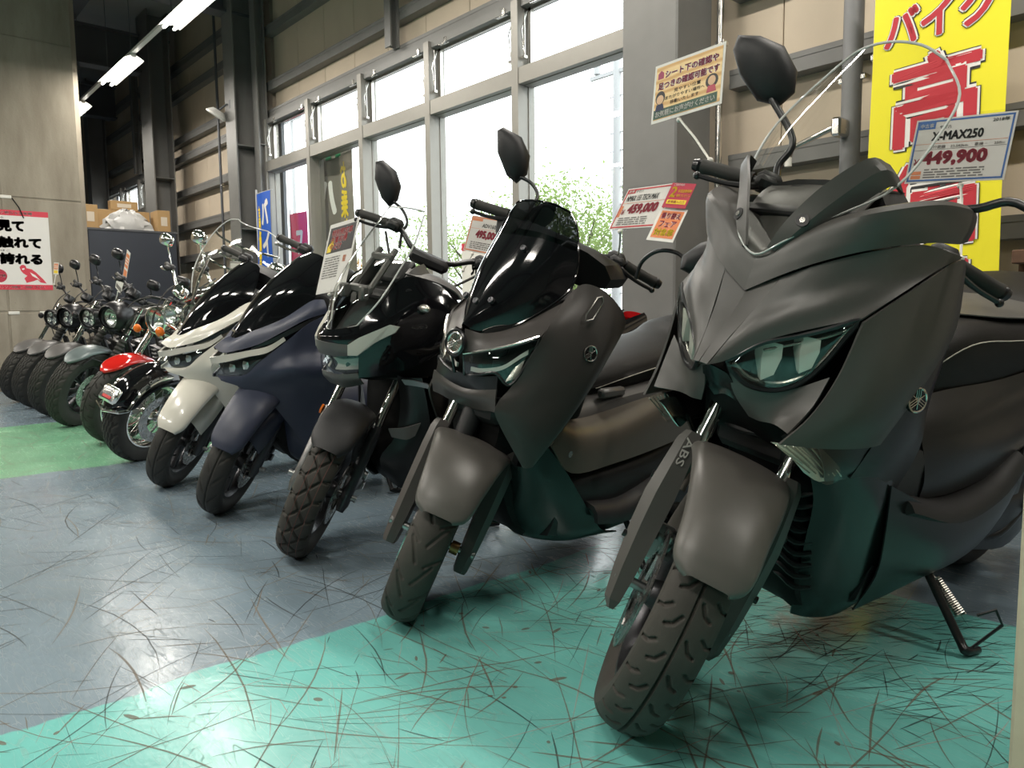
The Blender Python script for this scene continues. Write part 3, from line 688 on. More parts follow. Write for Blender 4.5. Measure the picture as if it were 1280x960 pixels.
def emblem(b, c, n, up, r, parent, back='gloss_black'):
    """round badge: disc, ring and three crossed tuning forks"""
    n = nrm(n); u = nrm(np.cross(up, n)); v = np.cross(n, u); c = V(*c)
    o = b.part('badge', MB().cyl(c, c+n*.006, r, n=28), back, parent)
    q = MB(); q.tube([c+n*.006+(u*cos(t)+v*sin(t))*r*.9 for t in np.arange(28)*2*pi/28], r*.09, 6, closed=True)
    for k in range(3):
        t = pi/2+2*pi*k/3; d = u*cos(t)+v*sin(t); e_ = u*-sin(t)+v*cos(t)
        q.tube([c+n*.007-d*r*.7, c+n*.007+d*r*.15], r*.05, 5)
        for sg in (-1, 0, 1): q.tube([c+n*.007+d*r*.15+e_*sg*r*.2, c+n*.007+d*r*.82+e_*sg*r*.2], r*.045, 5)
        q.tube([c+n*.007+d*r*.15-e_*r*.2, c+n*.007+d*r*.15+e_*r*.2], r*.045, 5)
    b.part('emblem_mark', q, 'dull_chrome', o); return o
def scooter_rear(b, base, seat, body_m, side_m=None, wr=.28, ww=.13, seat_m='leather', pan=.30, swing=.3, tailz=.80):
    """rear half of a scooter: seat loft, body loft, rear wheel, engine, exhaust, stands"""
    st = b.part('seat', MB().loft([ring(*q) for q in seat], su=4), seat_m, smooth=60)
    rows = []
    for y, w, zt, zb in [q[:4] for q in seat][1:-1]:
        rows.append((w*1.0, y, zt-.052))
    for sgn in (-1, 1):
        q = MB(); pts = cr([(sgn*(x+.001), y, z) for x, y, z in rows], 6)
        q.tube(pts, .0016, 5); b.part('stitching', q, 'thread', st)
    o = b.part('rear_wheel', at(wheel(wr, ww, wr-.085, 5), (0, base, wr)), 'dark_alloy')
    b.part('tyre', at(tyre(wr, ww, wr-.085, 'street', 200), (0, base, wr)), 'rubber', o, smooth=50, weld=False)
    q = MB(); q.loft([ring(base-.42, .09, .36, .20), ring(base-.25, .12, .40, .18), ring(base-.05, .10, .38, .2), ring(base+.08, .06, .34, .24)], su=3); e_ = b.part('engine_case', at(q, (.10, 0, 0)), 'dark_alloy')
    q = MB(); q.tube([(-.05, base-.5, .2), (-.12, base-.35, .17), (-.15, base-.2, .2)], .022, 10, sm=3); q.tube([(-.16, base-.22, .22), (-.17, base-.15, .24), (-.17, base+.18, .33), (-.17, base+.22, .34)], [.035, .062, .062, .045], 18); b.part('exhaust', q, 'black_plastic')
    for sgn in (-1, 1):
        b.part('rear_shock', MB().tube([(sgn*.13, base, wr+.05), (sgn*.13, base-.10, .62)], .018, 10), 'spring_steel')
    return st
def side_stand(b, foot, top, spring=True):
    f, t = V(*foot), V(*top); q = MB(); q.tube([t, t+(f-t)*.5, t+(f-t)*.85, f+V(-.01, .0, .016), f+V(.0, .05, .010)], [.011, .011, .011, .012, .009], 10, sm=3)
    o = b.part('side_stand', q, 'satin_black')
    q = MB(); q.tube([f+V(-.01, .02, .012), f+V(.035, .045, .10), f+V(.02, .02, .14), f+V(-.005, -.01, .12)], .004, 6); b.part('stand_foot_loop', q, 'satin_black', o)
    if spring:
        a, c = t+V(.01, .045, -.04), t+(f-t)*.62+V(.01, .045, 0); d = c-a; u = nrm(np.cross(d, V(0, 1, 0))); w = nrm(np.cross(d, u)); n = 18
        q = MB(); q.tube([a+d*(.25+.75*i/(n*8))+(u*cos(i*pi/4)+w*sin(i*pi/4))*.012 for i in range(n*8)], .0025, 5); q.tube([a, a+d*.26], .0025, 5); b.part('spring', q, 'spring_steel', o)
def handlebar(b, pts, grips, m_='satin_black', lever_drop=(-.045, -.02), end_r=.019, lever_m='satin_black', levers=True):
    """pts: bar path for the left half (x>=0) from the stem outwards, unsteered; grips: (x inner, x outer)"""
    P = cr(pts, 6); full = np.vstack([P[::-1]*V(-1, 1, 1), P[1:]])
    bar = b.part('handlebar', MB().tube(full, .011, 10), m_, steer=True)
    for s in (-1, 1):
        M_ = V(s, 1, 1); g = []
        for x in np.linspace(grips[0], grips[1], 9):
            g.append(V(x, np.interp(x, P[:, 0], P[:, 1]), np.interp(x, P[:, 0], P[:, 2]))*M_)
        b.part('grip', MB().tube(g, [.0175, .0165, .0165, .0165, .0165, .0165, .0165, .0165, .0185], 14), 'rubber', bar, True)
        e = g[-1]; d = nrm(g[-1]-g[-2]); b.part('bar_end', MB().tube([e, e+d*.008, e+d*.022], [.013, .018, .014], 12), m_, bar, True)
        i0 = g[0]; q = MB(); q.box(i0-d*.035, (.06, .045, .05), bev=.012); q.box(i0-d*.03+V(0, -.03, 0), (.05, .04, .035), bev=.01); b.part('switch_box', q, 'black_plastic', bar, True)
        if levers:
            lv = [i0-d*.035+V(0, lever_drop[0]*.5, -.004), i0+V(0, lever_drop[0]*1.15, lever_drop[1]*.6), (i0+e)/2+V(0, lever_drop[0]*1.1, lever_drop[1]), e+V(0, lever_drop[0], lever_drop[1])]
            q = MB(); q.tube(lv, [.009, .008, .006, .006], 8, sm=4); q.ball(lv[-1], .0095); b.part('lever', q, lever_m, bar, True)
    return bar
def mirror(b, base, mid, head, w, h, nrm_, upv, m_='satin_black', stem_r=.0065, steer=False, back_m=None, shape=None, facet=1):
    """stalk from base over mid to the shell; w, h: shell size; nrm_: direction the glass faces"""
    base, mid, head = V(*base), [V(*q) for q in mid], V(*head); n = nrm(nrm_); u = nrm(np.cross(upv, n)); v = np.cross(n, u)
    sg = 1 if (base-head)@u > 0 else -1; end = head+u*w*.20*sg-v*h*.36-n*.012
    o = b.part('mirror', MB().tube([base]+mid+[end], stem_r, 10, sm=5), m_, steer=steer)
    shape = shape or [(-.5, .05), (-.42, .5), (-.1, .62), (.3, .5), (.55, .1), (.45, -.35), (.1, -.5), (-.3, -.4)]
    S = np.array(shape); rings = []
    for sc, dp in ((.15, -.045), (.62, -.038), (.93, -.02), (1., -.004), (1., .004)): rings.append([head+u*p[0]*w*sc+v*p[1]*h*sc+n*dp for p in S])
    b.part('mirror_shell', MB().loft(rings, su=2, sm=facet), back_m or ('black_plastic' if m_ == 'satin_black' else m_), o, steer, smooth=50)
    b.part('mirror_glass', MB().prism([head+u*p[0]*w*.93+v*p[1]*h*.93+n*.0035 for p in S], n, .002), 'reflector', o, steer)
    return o
# ------------------------------------------------------------------ nearest scooter: large dark grey maxi scooter
def big_scooter():
    b = Bike('maxi_scooter', 'large matte dark grey scooter with tall clear windshield, nearest in the row', -1.0, 1.25, 11, -4, 40, 26.5, .095, .275, 'scooters and cruisers parked in the row', dz=-.013)
    G = 'matte_grey'
    front_wheel(b, .12, .19, 'sport', -.068, .135, 'dark_alloy', 'dusty_rubber', 5, nt=760, nc=61, depth=.007)
    caliper(b, -.072, 155, .125, 'alloy'); fork_tubes(b, .092, .22, .62, .0175, 'chrome')
    # fork protectors: long faceted plates beside the wheel
    pr = MB(); rows = []
    for t, w0, w1, d in ((-.070, -.008, .004, .010), (-.050, -.026, .014, .024), (.02, -.036, .022, .034), (.12, -.042, .026, .042), (.19, -.040, .032, .044), (.235, -.034, .034, .040), (.32, -.028, .028, .032), (.342, -.022, .022, .022)):
        x = -.106
        rows.append([b.fk(x-d*.2, t, w0), b.fk(x-d, t, w0+.004), b.fk(x-d*1.05, t, (w0+w1)/2+.004), b.fk(x-d*.55, t, w1), b.fk(x+d*.4, t, w1-.002), b.fk(x+d*.4, t, w0+.004)])
    o2 = b.pair('fork_protector', MB().loft(rows, su=1, sm=1).mirror(False), G, steer=True, smooth=18)
    for o, sg in zip(o2, (1, -1)):
        for t in (.085, .225):
            q = MB().cyl(b.fk(sg*.138, t, -.008), b.fk(sg*.153, t, -.008), .0085, n=16); b.part('bolt', q, 'satin_black', o, True)
    q = MB(); text_fit(q, 'ABS', 0, 0, .062, .017, 0, .02)
    vv = np.vstack(q.v); T = np.array([b.fk(-.122+p[1], .325-p[0], .0345) for p in vv]); q2 = MB().add(T, q.f); b.part('abs_lettering', q2, 'white_lettering', o2[1], True, smooth=0)
    # front mudguard
    rows = []
    for ph, hw, rise, drop in ((43.4, .040, .028, .004), (45, .053, .0295, .009), (48, .066, .031, .014), (54, .074, .034, .018), (66, .078, .039, .022), (80, .087, .046, .020), (94, .096, .054, .016), (107, .102, .060, .014), (117, .103, .062, .016), (130, .085, .050, .02), (146, .05, .038, .02)):
        t = R_(ph); r = b.R+rise; row = []
        for k in (-1, -.93, -.55, 0, .55, .93, 1):
            rr = r-drop*abs(k)**3*1.0-(.012 if abs(k) == 1 else 0); row.append((hw*k, -cos(t)*rr, b.R+sin(t)*rr))
        rows.append(row)
    md = b.part('front_mudguard', MB().surf(rows, 4, 3, t=.004), 'fender_grey', steer=True)
    # nose cowl with sharp centre band
    q = MB(); r0 = [(0, -.004, .772), (0, .035, .82), (0, .072, .865), (0, .106, .912)]; r1 = [(.015, .0, .770), (.03, .040, .828), (.047, .080, .885), (.066, .115, .948)]
    q.surf([r0, r1], 4, 5, t=.004, flip=True)
    B = [[(.015, .0, .770), (.04, .03, .787), (.09, .068, .833), (.15, .112, .866), (.212, .162, .893)],
         [(.032, .042, .83), (.064, .054, .85), (.118, .094, .886), (.178, .155, .925), (.231, .25, .946)],
         [(.050, .083, .895), (.088, .100, .91), (.146, .146, .945), (.204, .222, .975), (.243, .34, .993)],
         [(.066, .115, .948), (.12, .140, .980), (.185, .195, 1.016), (.232, .29, 1.038), (.251, .41, 1.022)]]
    q.surf(B, 5, 5, t=.004)
    nose = b.part('nose_cowl', q.mirror(), G, smooth=24)
    # upper cowl wrapping the windshield foot
    U = [[(0, .100, .912), (.066, .108, .952), (.12, .134, .985), (.185, .188, 1.020), (.235, .29, 1.043), (.252, .37, 1.046), (.246, .425, 1.052)],
         [(0, .108, .945), (.064, .116, .985), (.125, .142, 1.02), (.192, .184, 1.055), (.243, .285, 1.080), (.258, .37, 1.082), (.251, .43, 1.085)],
         [(0, .124, .985), (.060, .136, 1.02), (.12, .158, 1.06), (.192, .188, 1.092), (.238, .28, 1.114), (.250, .37, 1.114), (.243, .43, 1.106)],
         [(0, .185, 1.0), (.05, .195, 1.03), (.09, .22, 1.06), (.15, .255, 1.085), (.19, .32, 1.10), (.20, .38, 1.10), (.20, .43, 1.09)]]
    b.part('upper_cowl', MB().surf(U, 4, 5, t=.004).mirror(), G, smooth=30)
    # windshield
    r = [[(0, .110, .985), (.05, .120, 1.015), (.098, .165, 1.062)], [(0, .172, 1.09), (.085, .190, 1.11), (.168, .262, 1.135)], [(0, .275, 1.23), (.10, .292, 1.237), (.186, .350, 1.245)], [(0, .375, 1.36), (.092, .388, 1.352), (.172, .420, 1.325)], [(0, .436, 1.435), (.066, .442, 1.425), (.118, .450, 1.395)]]
    full = [[tuple(V(*p)*V(-1, 1, 1)) for p in row[:0:-1]]+row for row in r]
    A = np.asarray(full, float); A = np.stack([cr(A[:, j], 5) for j in range(5)], 1); A = np.stack([cr(A[i], 5) for i in range(A.shape[0])], 0)
    ws = b.part('windshield', MB().grid(A), 'windshield_clear', smooth=180)
    edge = np.vstack([A[::-1, 0][::-1], A[-1], A[::-1, -1]]); b.part('windshield_rim', MB().tube(edge, .0028, 6), 'screen_edge', ws)
    b.part('windshield_foot_edge', MB().tube(A[0]+V(0, -.002, 0), .002, 6), 'screen_edge', ws)
    g = [[(.022, .112, 1.0), (.034, .118, .998), (.046, .135, 1.0)], [(.044, .128, 1.055), (.072, .136, 1.046), (.090, .165, 1.04)], [(.082, .165, 1.125), (.108, .178, 1.105), (.122, .205, 1.085)], [(.128, .212, 1.178), (.150, .226, 1.160), (.160, .25, 1.135)], [(.145, .262, 1.172), (.162, .272, 1.150), (.170, .285, 1.125)]]
    gl, gr = b.pair('windshield_mount', MB().surf(g, 4, 4, lv=True, t=.006), 'matte_grey', smooth=20)
    for o, s in ((gl, 1), (gr, -1)):
        c = V(s*.071, .139, 1.056); n = nrm(V(s*.35, -1, .35)); b.part('bolt', MB().cyl(c-n*.004, c+n*.008, .0125, n=20), 'satin_black', o); b.part('bolt_socket', MB().cyl(c+n*.008, c+n*.0095, .006, n=6), 'dull_chrome', o)
    b.part('screen_bracket', MB().box((0, .30, 1.115), (.16, .03, .03), bev=.01).box((0, .27, 1.07), (.30, .12, .03), bev=.012), 'black_plastic')
    b.part('inner_fairing', MB().surf([[(-.10, .195, 1.02), (0, .168, .995), (.10, .195, 1.02)], [(-.125, .25, 1.085), (0, .225, 1.07), (.125, .25, 1.085)], [(-.125, .31, 1.125), (0, .30, 1.13), (.125, .31, 1.125)], [(-.12, .40, 1.13), (0, .40, 1.14), (.12, .40, 1.13)]], 4, 4, t=.004), G)
    b.part('instrument_panel', MB().loft([[(x, .30+.02*z_, 1.07+z_) for x, z_ in ((-.13, 0), (-.12, .06), (0, .075), (.12, .06), (.13, 0), (0, -.01))], [(x, .40+.02*z_, 1.10+z_) for x, z_ in ((-.13, -.02), (-.12, .03), (0, .045), (.12, .03), (.13, -.02), (0, -.03))]], su=2, sm=2), 'black_plastic')
    b.part('cowl_core', MB().loft([ring(.10, .05, .90, .72), ring(.16, .10, .97, .62), ring(.24, .17, 1.02, .60), ring(.36, .21, 1.03, .60), ring(.44, .22, 1.02, .60), ring(.47, .20, 1.0, .62)], su=3), 'deep_black')
    # headlights
    T_ = [(.036, .030, .782), (.085, .062, .826), (.13, .098, .848), (.17, .124, .868), (.208, .158, .894)]
    Lo = [(.04, .040, .765), (.07, .068, .738), (.12, .100, .742), (.165, .126, .785), (.206, .158, .882)]
    mid = [tuple((V(*a)+V(*c))/2+V(.004, -.010, 0)) for a, c in zip(T_, Lo)]
    hl, hr = b.pair('headlight', MB().surf([[tuple(V(*p)+V(-.03, .05, 0)) for p in T_], [tuple(V(*p)+V(-.035, .06, 0)) for p in mid], [tuple(V(*p)+V(-.03, .05, 0)) for p in Lo]], 3, 4, t=.003), 'deep_black')
    lens = MB().surf([T_, mid, Lo], 5, 5); b.pair('lens', lens, 'lamp_lens', parents=(hl, hr), smooth=180)
    for cx, cy, cz, s_ in ((.082, .088, .798, 1.25), (.138, .122, .820, 1.15)):
        q = MB(); c = V(cx, cy, cz)
        q.surf([[c+V(-.024*s_, .0, .022*s_), c+V(.0, -.012, .026*s_), c+V(.024*s_, 0, .024*s_)], [c+V(-.024*s_, .004, 0), c+V(0, -.016, 0), c+V(.024*s_, .004, .004)], [c+V(-.008*s_, -.0, -.034*s_), c+V(.004, -.012, -.036*s_), c+V(.018*s_, 0, -.024*s_)]], 3, 3, lu=True, lv=True, t=.002)
        b.pair('lamp_reflector', q, 'lamp_ivory', parents=(hl, hr), smooth=20)
    tr = cr([tuple(V(*p)+V(-.004, .012, .012)) for p in Lo], 5); b.pair('light_guide', MB().tube(tr, .0045, 8), 'silver_trim', parents=(hl, hr))
    tr = cr([tuple(V(*p)+V(-.002, .010, -.014)) for p in T_[1:]], 5); b.pair('light_guide', MB().tube(tr, .003, 6), 'silver_trim', parents=(hl, hr))
    rim_ = cr(T_, 5).tolist()+cr(Lo, 5)[::-1].tolist(); b.pair('bezel', MB().tube(rim_, .005, 6, closed=True), 'satin_black', parents=(hl, hr))
    # chin under the lamps
    C = [[(.030, .048, .764), (.07, .072, .736), (.12, .104, .738), (.190, .136, .782)], [(.036, .07, .715), (.075, .085, .70), (.12, .105, .708), (.184, .108, .725)], [(.060, .10, .670), (.085, .10, .668), (.12, .098, .672), (.168, .070, .672)]]
    b.pair('chin_panel', MB().surf(C, 4, 4, t=.004), G)
    b.part('intake_lens', MB().surf([[(-.03, .045, .755), (0, .03, .765), (.03, .045, .755)], [(-.042, .075, .72), (0, .062, .725), (.042, .075, .72)], [(-.03, .10, .69), (0, .095, .70), (.03, .10, .69)]], 3, 3, t=.003), 'black_floor_tint')
    # leg shields
    S_ = [[(.213, .163, .890), (.203, .138, .787), (.188, .098, .709), (.168, .045, .655)], [(.232, .25, .942), (.240, .205, .82), (.228, .165, .72), (.197, .13, .648)],
          [(.245, .34, .989), (.258, .305, .85), (.249, .25, .73), (.216, .21, .643)], [(.252, .405, 1.017), (.264, .385, .87), (.253, .325, .75), (.228, .268, .643)], [(.246, .445, 1.0), (.252, .455, .88), (.245, .400, .775), (.230, .300, .645)]]
    sl, sr = b.pair('leg_shield', MB().surf(S_, 5, 5, t=.005), G)
    I_ = [[(.230, .43, .985), (.240, .44, .88), (.234, .385, .77), (.222, .29, .645), (.205, .26, .57)], [(.225, .46, .97), (.238, .475, .86), (.238, .45, .76), (.235, .40, .645), (.215, .36, .56)], [(.205, .475, .96), (.215, .49, .85), (.220, .495, .70), (.218, .51, .605), (.198, .49, .50)]]
    b.pair('inner_shield', MB().surf(I_, 4, 4, t=.005), 'satin_black')
    emblem(b, (.252, .362, .738), (.96, -.25, .1), (0, 0, 1), .027, sl)
    b.part('badge', MB().cyl((-.252, .362, .738), (-.258, .362, .738), .027, n=24), 'gloss_black', sr)
    q = MB(); q.prism([(.2375, .365, .955), (.2375, .395, .977), (.238, .392, .985), (.238, .362, .963)], (1, -.2, .1), .003); b.part('model_script', q, 'dark_alloy', sl)
    # turn signals set into the lower corner of each shield
    tsr = [[(.166, .048, .652), (.185, .10, .648), (.200, .145, .644)], [(.178, .085, .632), (.200, .145, .618), (.214, .195, .606)], [(.190, .145, .585), (.204, .185, .565), (.214, .222, .575)]]
    tl = b.pair('turn_signal', MB().surf([[tuple(V(*p)+V(-.022, .012, -.004)) for p in r_] for r_ in tsr], 2, 3, t=.003), 'reflector')
    b.pair('lens', MB().surf(tsr, 4, 4), 'lamp_lens', parents=tl, smooth=180)
    q = MB()
    for k in range(6): q.tube([tuple(V(*tsr[0][0])*(1-k/5)+V(*tsr[0][2])*(k/5)+V(-.006, .004, -.003)), tuple(V(*tsr[2][0])*(1-k/5)+V(*tsr[2][2])*(k/5)+V(-.006, .004, .003))], .0016, 5)
    b.pair('prism_rib', q, 'silver_trim', parents=tl)
    # lower cowl, glossy, and radiator grille
    Lw = [[(.155, .18, .60), (.200, .24, .575), (.214, .33, .575), (.215, .43, .545), (.20, .50, .50)], [(.150, .25, .50), (.190, .30, .49), (.208, .38, .48), (.210, .46, .45), (.20, .54, .42)], [(.125, .30, .38), (.165, .35, .37), (.190, .43, .355), (.195, .52, .33), (.19, .585, .30)], [(.095, .36, .24), (.13, .41, .225), (.155, .48, .215), (.165, .56, .205), (.165, .62, .22)], [(.07, .41, .145), (.09, .45, .135), (.11, .51, .13), (.12, .57, .135), (.125, .63, .16)]]
    b.pair('lower_cowl', MB().surf(Lw, 5, 5, t=.005), 'black_floor_tint')
    q = MB(); q.loft([ring(.29, .10, .62, .50), ring(.32, .12, .62, .30), ring(.38, .115, .60, .19), ring(.50, .11, .60, .14), ring(.62, .12, .40, .15)], su=3); b.part('front_core', q, 'deep_black')
    for k in range(9):
        t = k/8; q = MB(); c = V(.085, .275+.075*t, .50-.24*t); q.tube([c+V(-.055, -.004, .0), c+V(-.02, -.018, .008), c+V(.02, -.016, -.006), c+V(.05, .0, .004)], [.004, .007, .007, .004], 6, sm=3); b.part('radiator_slat', q, 'black_plastic'); b.part('radiator_slat', q.mirror(False), 'black_plastic')
    q = MB(); q.box((0, .235, .60), (.20, .05, .10), bev=.02); q.tube([(-.09, .19, .64), (0, .16, .62), (.12, .19, .64), (.16, .24, .70)], .008, 8, sm=5); b.part('fork_crown', q, 'black_plastic', steer=False)
    # floor boards, tunnel, seat, tail
    q = MB(); q.loft([ring(.50, .20, .62, .20), ring(.62, .20, .60, .17), ring(.80, .20, .60, .18), ring(1.0, .205, .62, .20), ring(1.15, .20, .66, .26), ring(1.3, .18, .70, .36)], su=3); b.part('under_body', q, 'black_plastic')
    fb = [[(.17, .50, .475), (.22, .50, .47), (.235, .50, .455)], [(.17, .70, .435), (.245, .70, .43), (.258, .70, .41)], [(.17, .92, .455), (.245, .92, .45), (.258, .92, .43)], [(.17, 1.08, .52), (.235, 1.08, .515), (.245, 1.08, .49)]]
    b.pair('footboard', MB().surf(fb, 4, 3, t=.02), 'black_plastic')
    sb = [[(.216, .43, .53), (.216, .46, .40), (.200, .50, .29), (.155, .53, .17)], [(.250, .70, .425), (.258, .72, .35), (.235, .74, .27), (.18, .76, .20)], [(.255, .92, .445), (.262, .94, .37), (.24, .95, .29), (.19, .96, .23)], [(.242, 1.08, .505), (.246, 1.10, .43), (.225, 1.10, .36), (.18, 1.12, .30)], [(.20, 1.22, .56), (.20, 1.22, .50), (.19, 1.22, .45), (.16, 1.22, .40)]]
    b.pair('side_skirt', MB().surf(sb, 4, 4, t=.004), 'satin_black')
    b.pair('shield_corner', MB().surf([[(.196, .140, .645), (.214, .21, .645), (.226, .29, .645)], [(.200, .17, .60), (.214, .24, .60), (.222, .33, .60)], [(.192, .20, .565), (.206, .28, .565), (.213, .36, .56)]], 3, 3, t=.004), 'satin_black')
    sp = [[(.10, .56, .66), (.17, .60, .62), (.20, .62, .52), (.20, .62, .46)], [(.15, .75, .70), (.20, .76, .64), (.225, .78, .55), (.215, .78, .46)], [(.18, 1.0, .72), (.215, 1.0, .66), (.235, 1.02, .57), (.22, 1.02, .49)], [(.185, 1.3, .76), (.215, 1.3, .70), (.225, 1.3, .62), (.20, 1.3, .55)], [(.15, 1.65, .84), (.17, 1.65, .79), (.165, 1.65, .73), (.14, 1.65, .68)], [(.05, 1.95, .90), (.06, 1.95, .87), (.055, 1.95, .83), (.04, 1.95, .80)]]
    b.pair('side_cover', MB().surf(sp, 4, 4, t=.005), 'satin_black')
    q = MB(); q.loft([ring(1.05, .17, .70, .50), ring(1.4, .16, .78, .58), ring(1.7, .12, .84, .68), ring(1.95, .05, .88, .80)], su=3); b.part('tail_core', q, 'black_plastic')
    b.part('tail_light', MB().loft([ring(1.94, .10, .875, .80), ring(1.98, .07, .865, .82)], su=2), 'red_lens')
    scooter_rear(b, 1.54, [(.58, .07, .68, .56, .02), (.66, .12, .78, .58, .03), (.80, .165, .865, .62, .035), (1.0, .19, .875, .66, .035), (1.22, .195, .875, .69, .035), (1.32, .19, .93, .71, .035), (1.5, .17, .975, .76, .03), (1.75, .12, .975, .80, .03), (1.86, .05, .95, .83, .02)], G, wr=.28, ww=.14)
    q = MB().surf([[(-.10, .84, .878), (0, .83, .884), (.10, .84, .878)], [(-.155, 1.0, .877), (0, 1.0, .884), (.155, 1.0, .877)], [(-.155, 1.2, .877), (0, 1.2, .884), (.155, 1.2, .877)], [(-.12, 1.29, .905), (0, 1.3, .915), (.12, 1.29, .905)]], 4, 4, t=.003, flip=True); b.part('seat_insert', q, 'leather_grey')
    for s in (-1, 1):
        q = MB(); q.prism([(s*.235, 1.10, .47), (s*.235, 1.24, .52), (s*.29, 1.25, .515), (s*.30, 1.14, .475)], (0, -.3, 1), .022); o = b.part('passenger_peg', q, 'alloy'); b.part('peg_bracket', MB().box((s*.225, 1.14, .44), (.03, .06, .1), bev=.01), 'satin_black', o)
        q = MB(); q.tube([(s*.16, 1.12, .24), (s*.2, 1.22, .25), (s*.21, 1.34, .32)], .014, 10, sm=4); q.cyl((s*.19, 1.34, .33), (s*.24, 1.34, .33), .024); b.part('stand_tube', q, 'satin_black')
    side_stand(b, (.345, .78, .067), (.17, .80, .26))
    handlebar(b, [(0, .40, 1.04), (.10, .41, 1.06), (.19, .455, 1.082), (.29, .49, 1.072), (.365, .515, 1.06)], (.235, .355))
    b.part('bar_cover', MB().loft([ring(.36, .12, 1.09, 1.02), ring(.42, .16, 1.11, 1.03), ring(.50, .12, 1.09, 1.03)], su=3), 'black_plastic', steer=True)
    shp = [(-.62, .40), (-.30, .50), (.10, .46), (.42, .16), (.52, -.18), (.40, -.46), (.05, -.50), (-.35, -.20), (-.6, .15)]
    mirror(b, (-.19, .41, 1.14), [(-.205, .43, 1.18), (-.20, .46, 1.24)], (-.315, .47, 1.40), .16, .138, (-.50, .80, -.05), (0.25, .1, 1), shape=[(-x, y) for x, y in shp][::-1], stem_r=.0085)
    mirror(b, (.20, .41, 1.105), [(.26, .41, 1.115), (.32, .42, 1.13)], (.43, .43, 1.13), .165, .15, (-.60, .80, -.05), (-.25, 0, 1), shape=shp, stem_r=.0085)
    return b
BX = big_scooter()
# ------------------------------------------------------------------ shared front pieces
def mudguard(b, spec, m_, name='front_mudguard', t=.004, ks=(-1, -.93, -.55, 0, .55, .93, 1)):
    rows = []
    for ph, hw, rise, drop in spec:
        q = R_(ph); r = b.R+rise; row = []
        for k in ks:
            rr = r-drop*abs(k)**2.6-(.010 if abs(k) == 1 else 0); row.append((hw*k, -cos(q)*rr, b.R+sin(q)*rr))
        rows.append(row)
    return b.part(name, MB().surf(rows, 4, 3, t=t), m_, steer=True)
def fork_cover(b, fx, spec, m_):
    """spec: (t along the fork, rear edge, front edge, depth outwards)"""
    rows = [[b.fk(fx-d*.5, t, w0), b.fk(fx+d*.5, t, w0+.003), b.fk(fx+d*.55, t, (w0+w1)/2+.004), b.fk(fx+d*.2, t, w1), b.fk(fx-d*.4, t, w1-.002), b.fk(fx-d*.5, t, w0+.004)] for t, w0, w1, d in spec]
    return b.pair('fork_protector', MB().loft(rows, su=2, sm=1), m_, steer=True, smooth=30)
def shoulders(b, rows, m_, name='mudguard_shoulder'):
    return b.pair(name, MB().surf([[b.fk(*p) for p in r] for r in rows], 4, 4, t=.004), m_, steer=True)
def full(rows): return [[tuple(V(*p)*V(-1, 1, 1)) for p in r[:0:-1]]+list(r) for r in rows]
def off(rows, d): return [[tuple(V(*p)+V(*d)) for p in r] for r in rows]

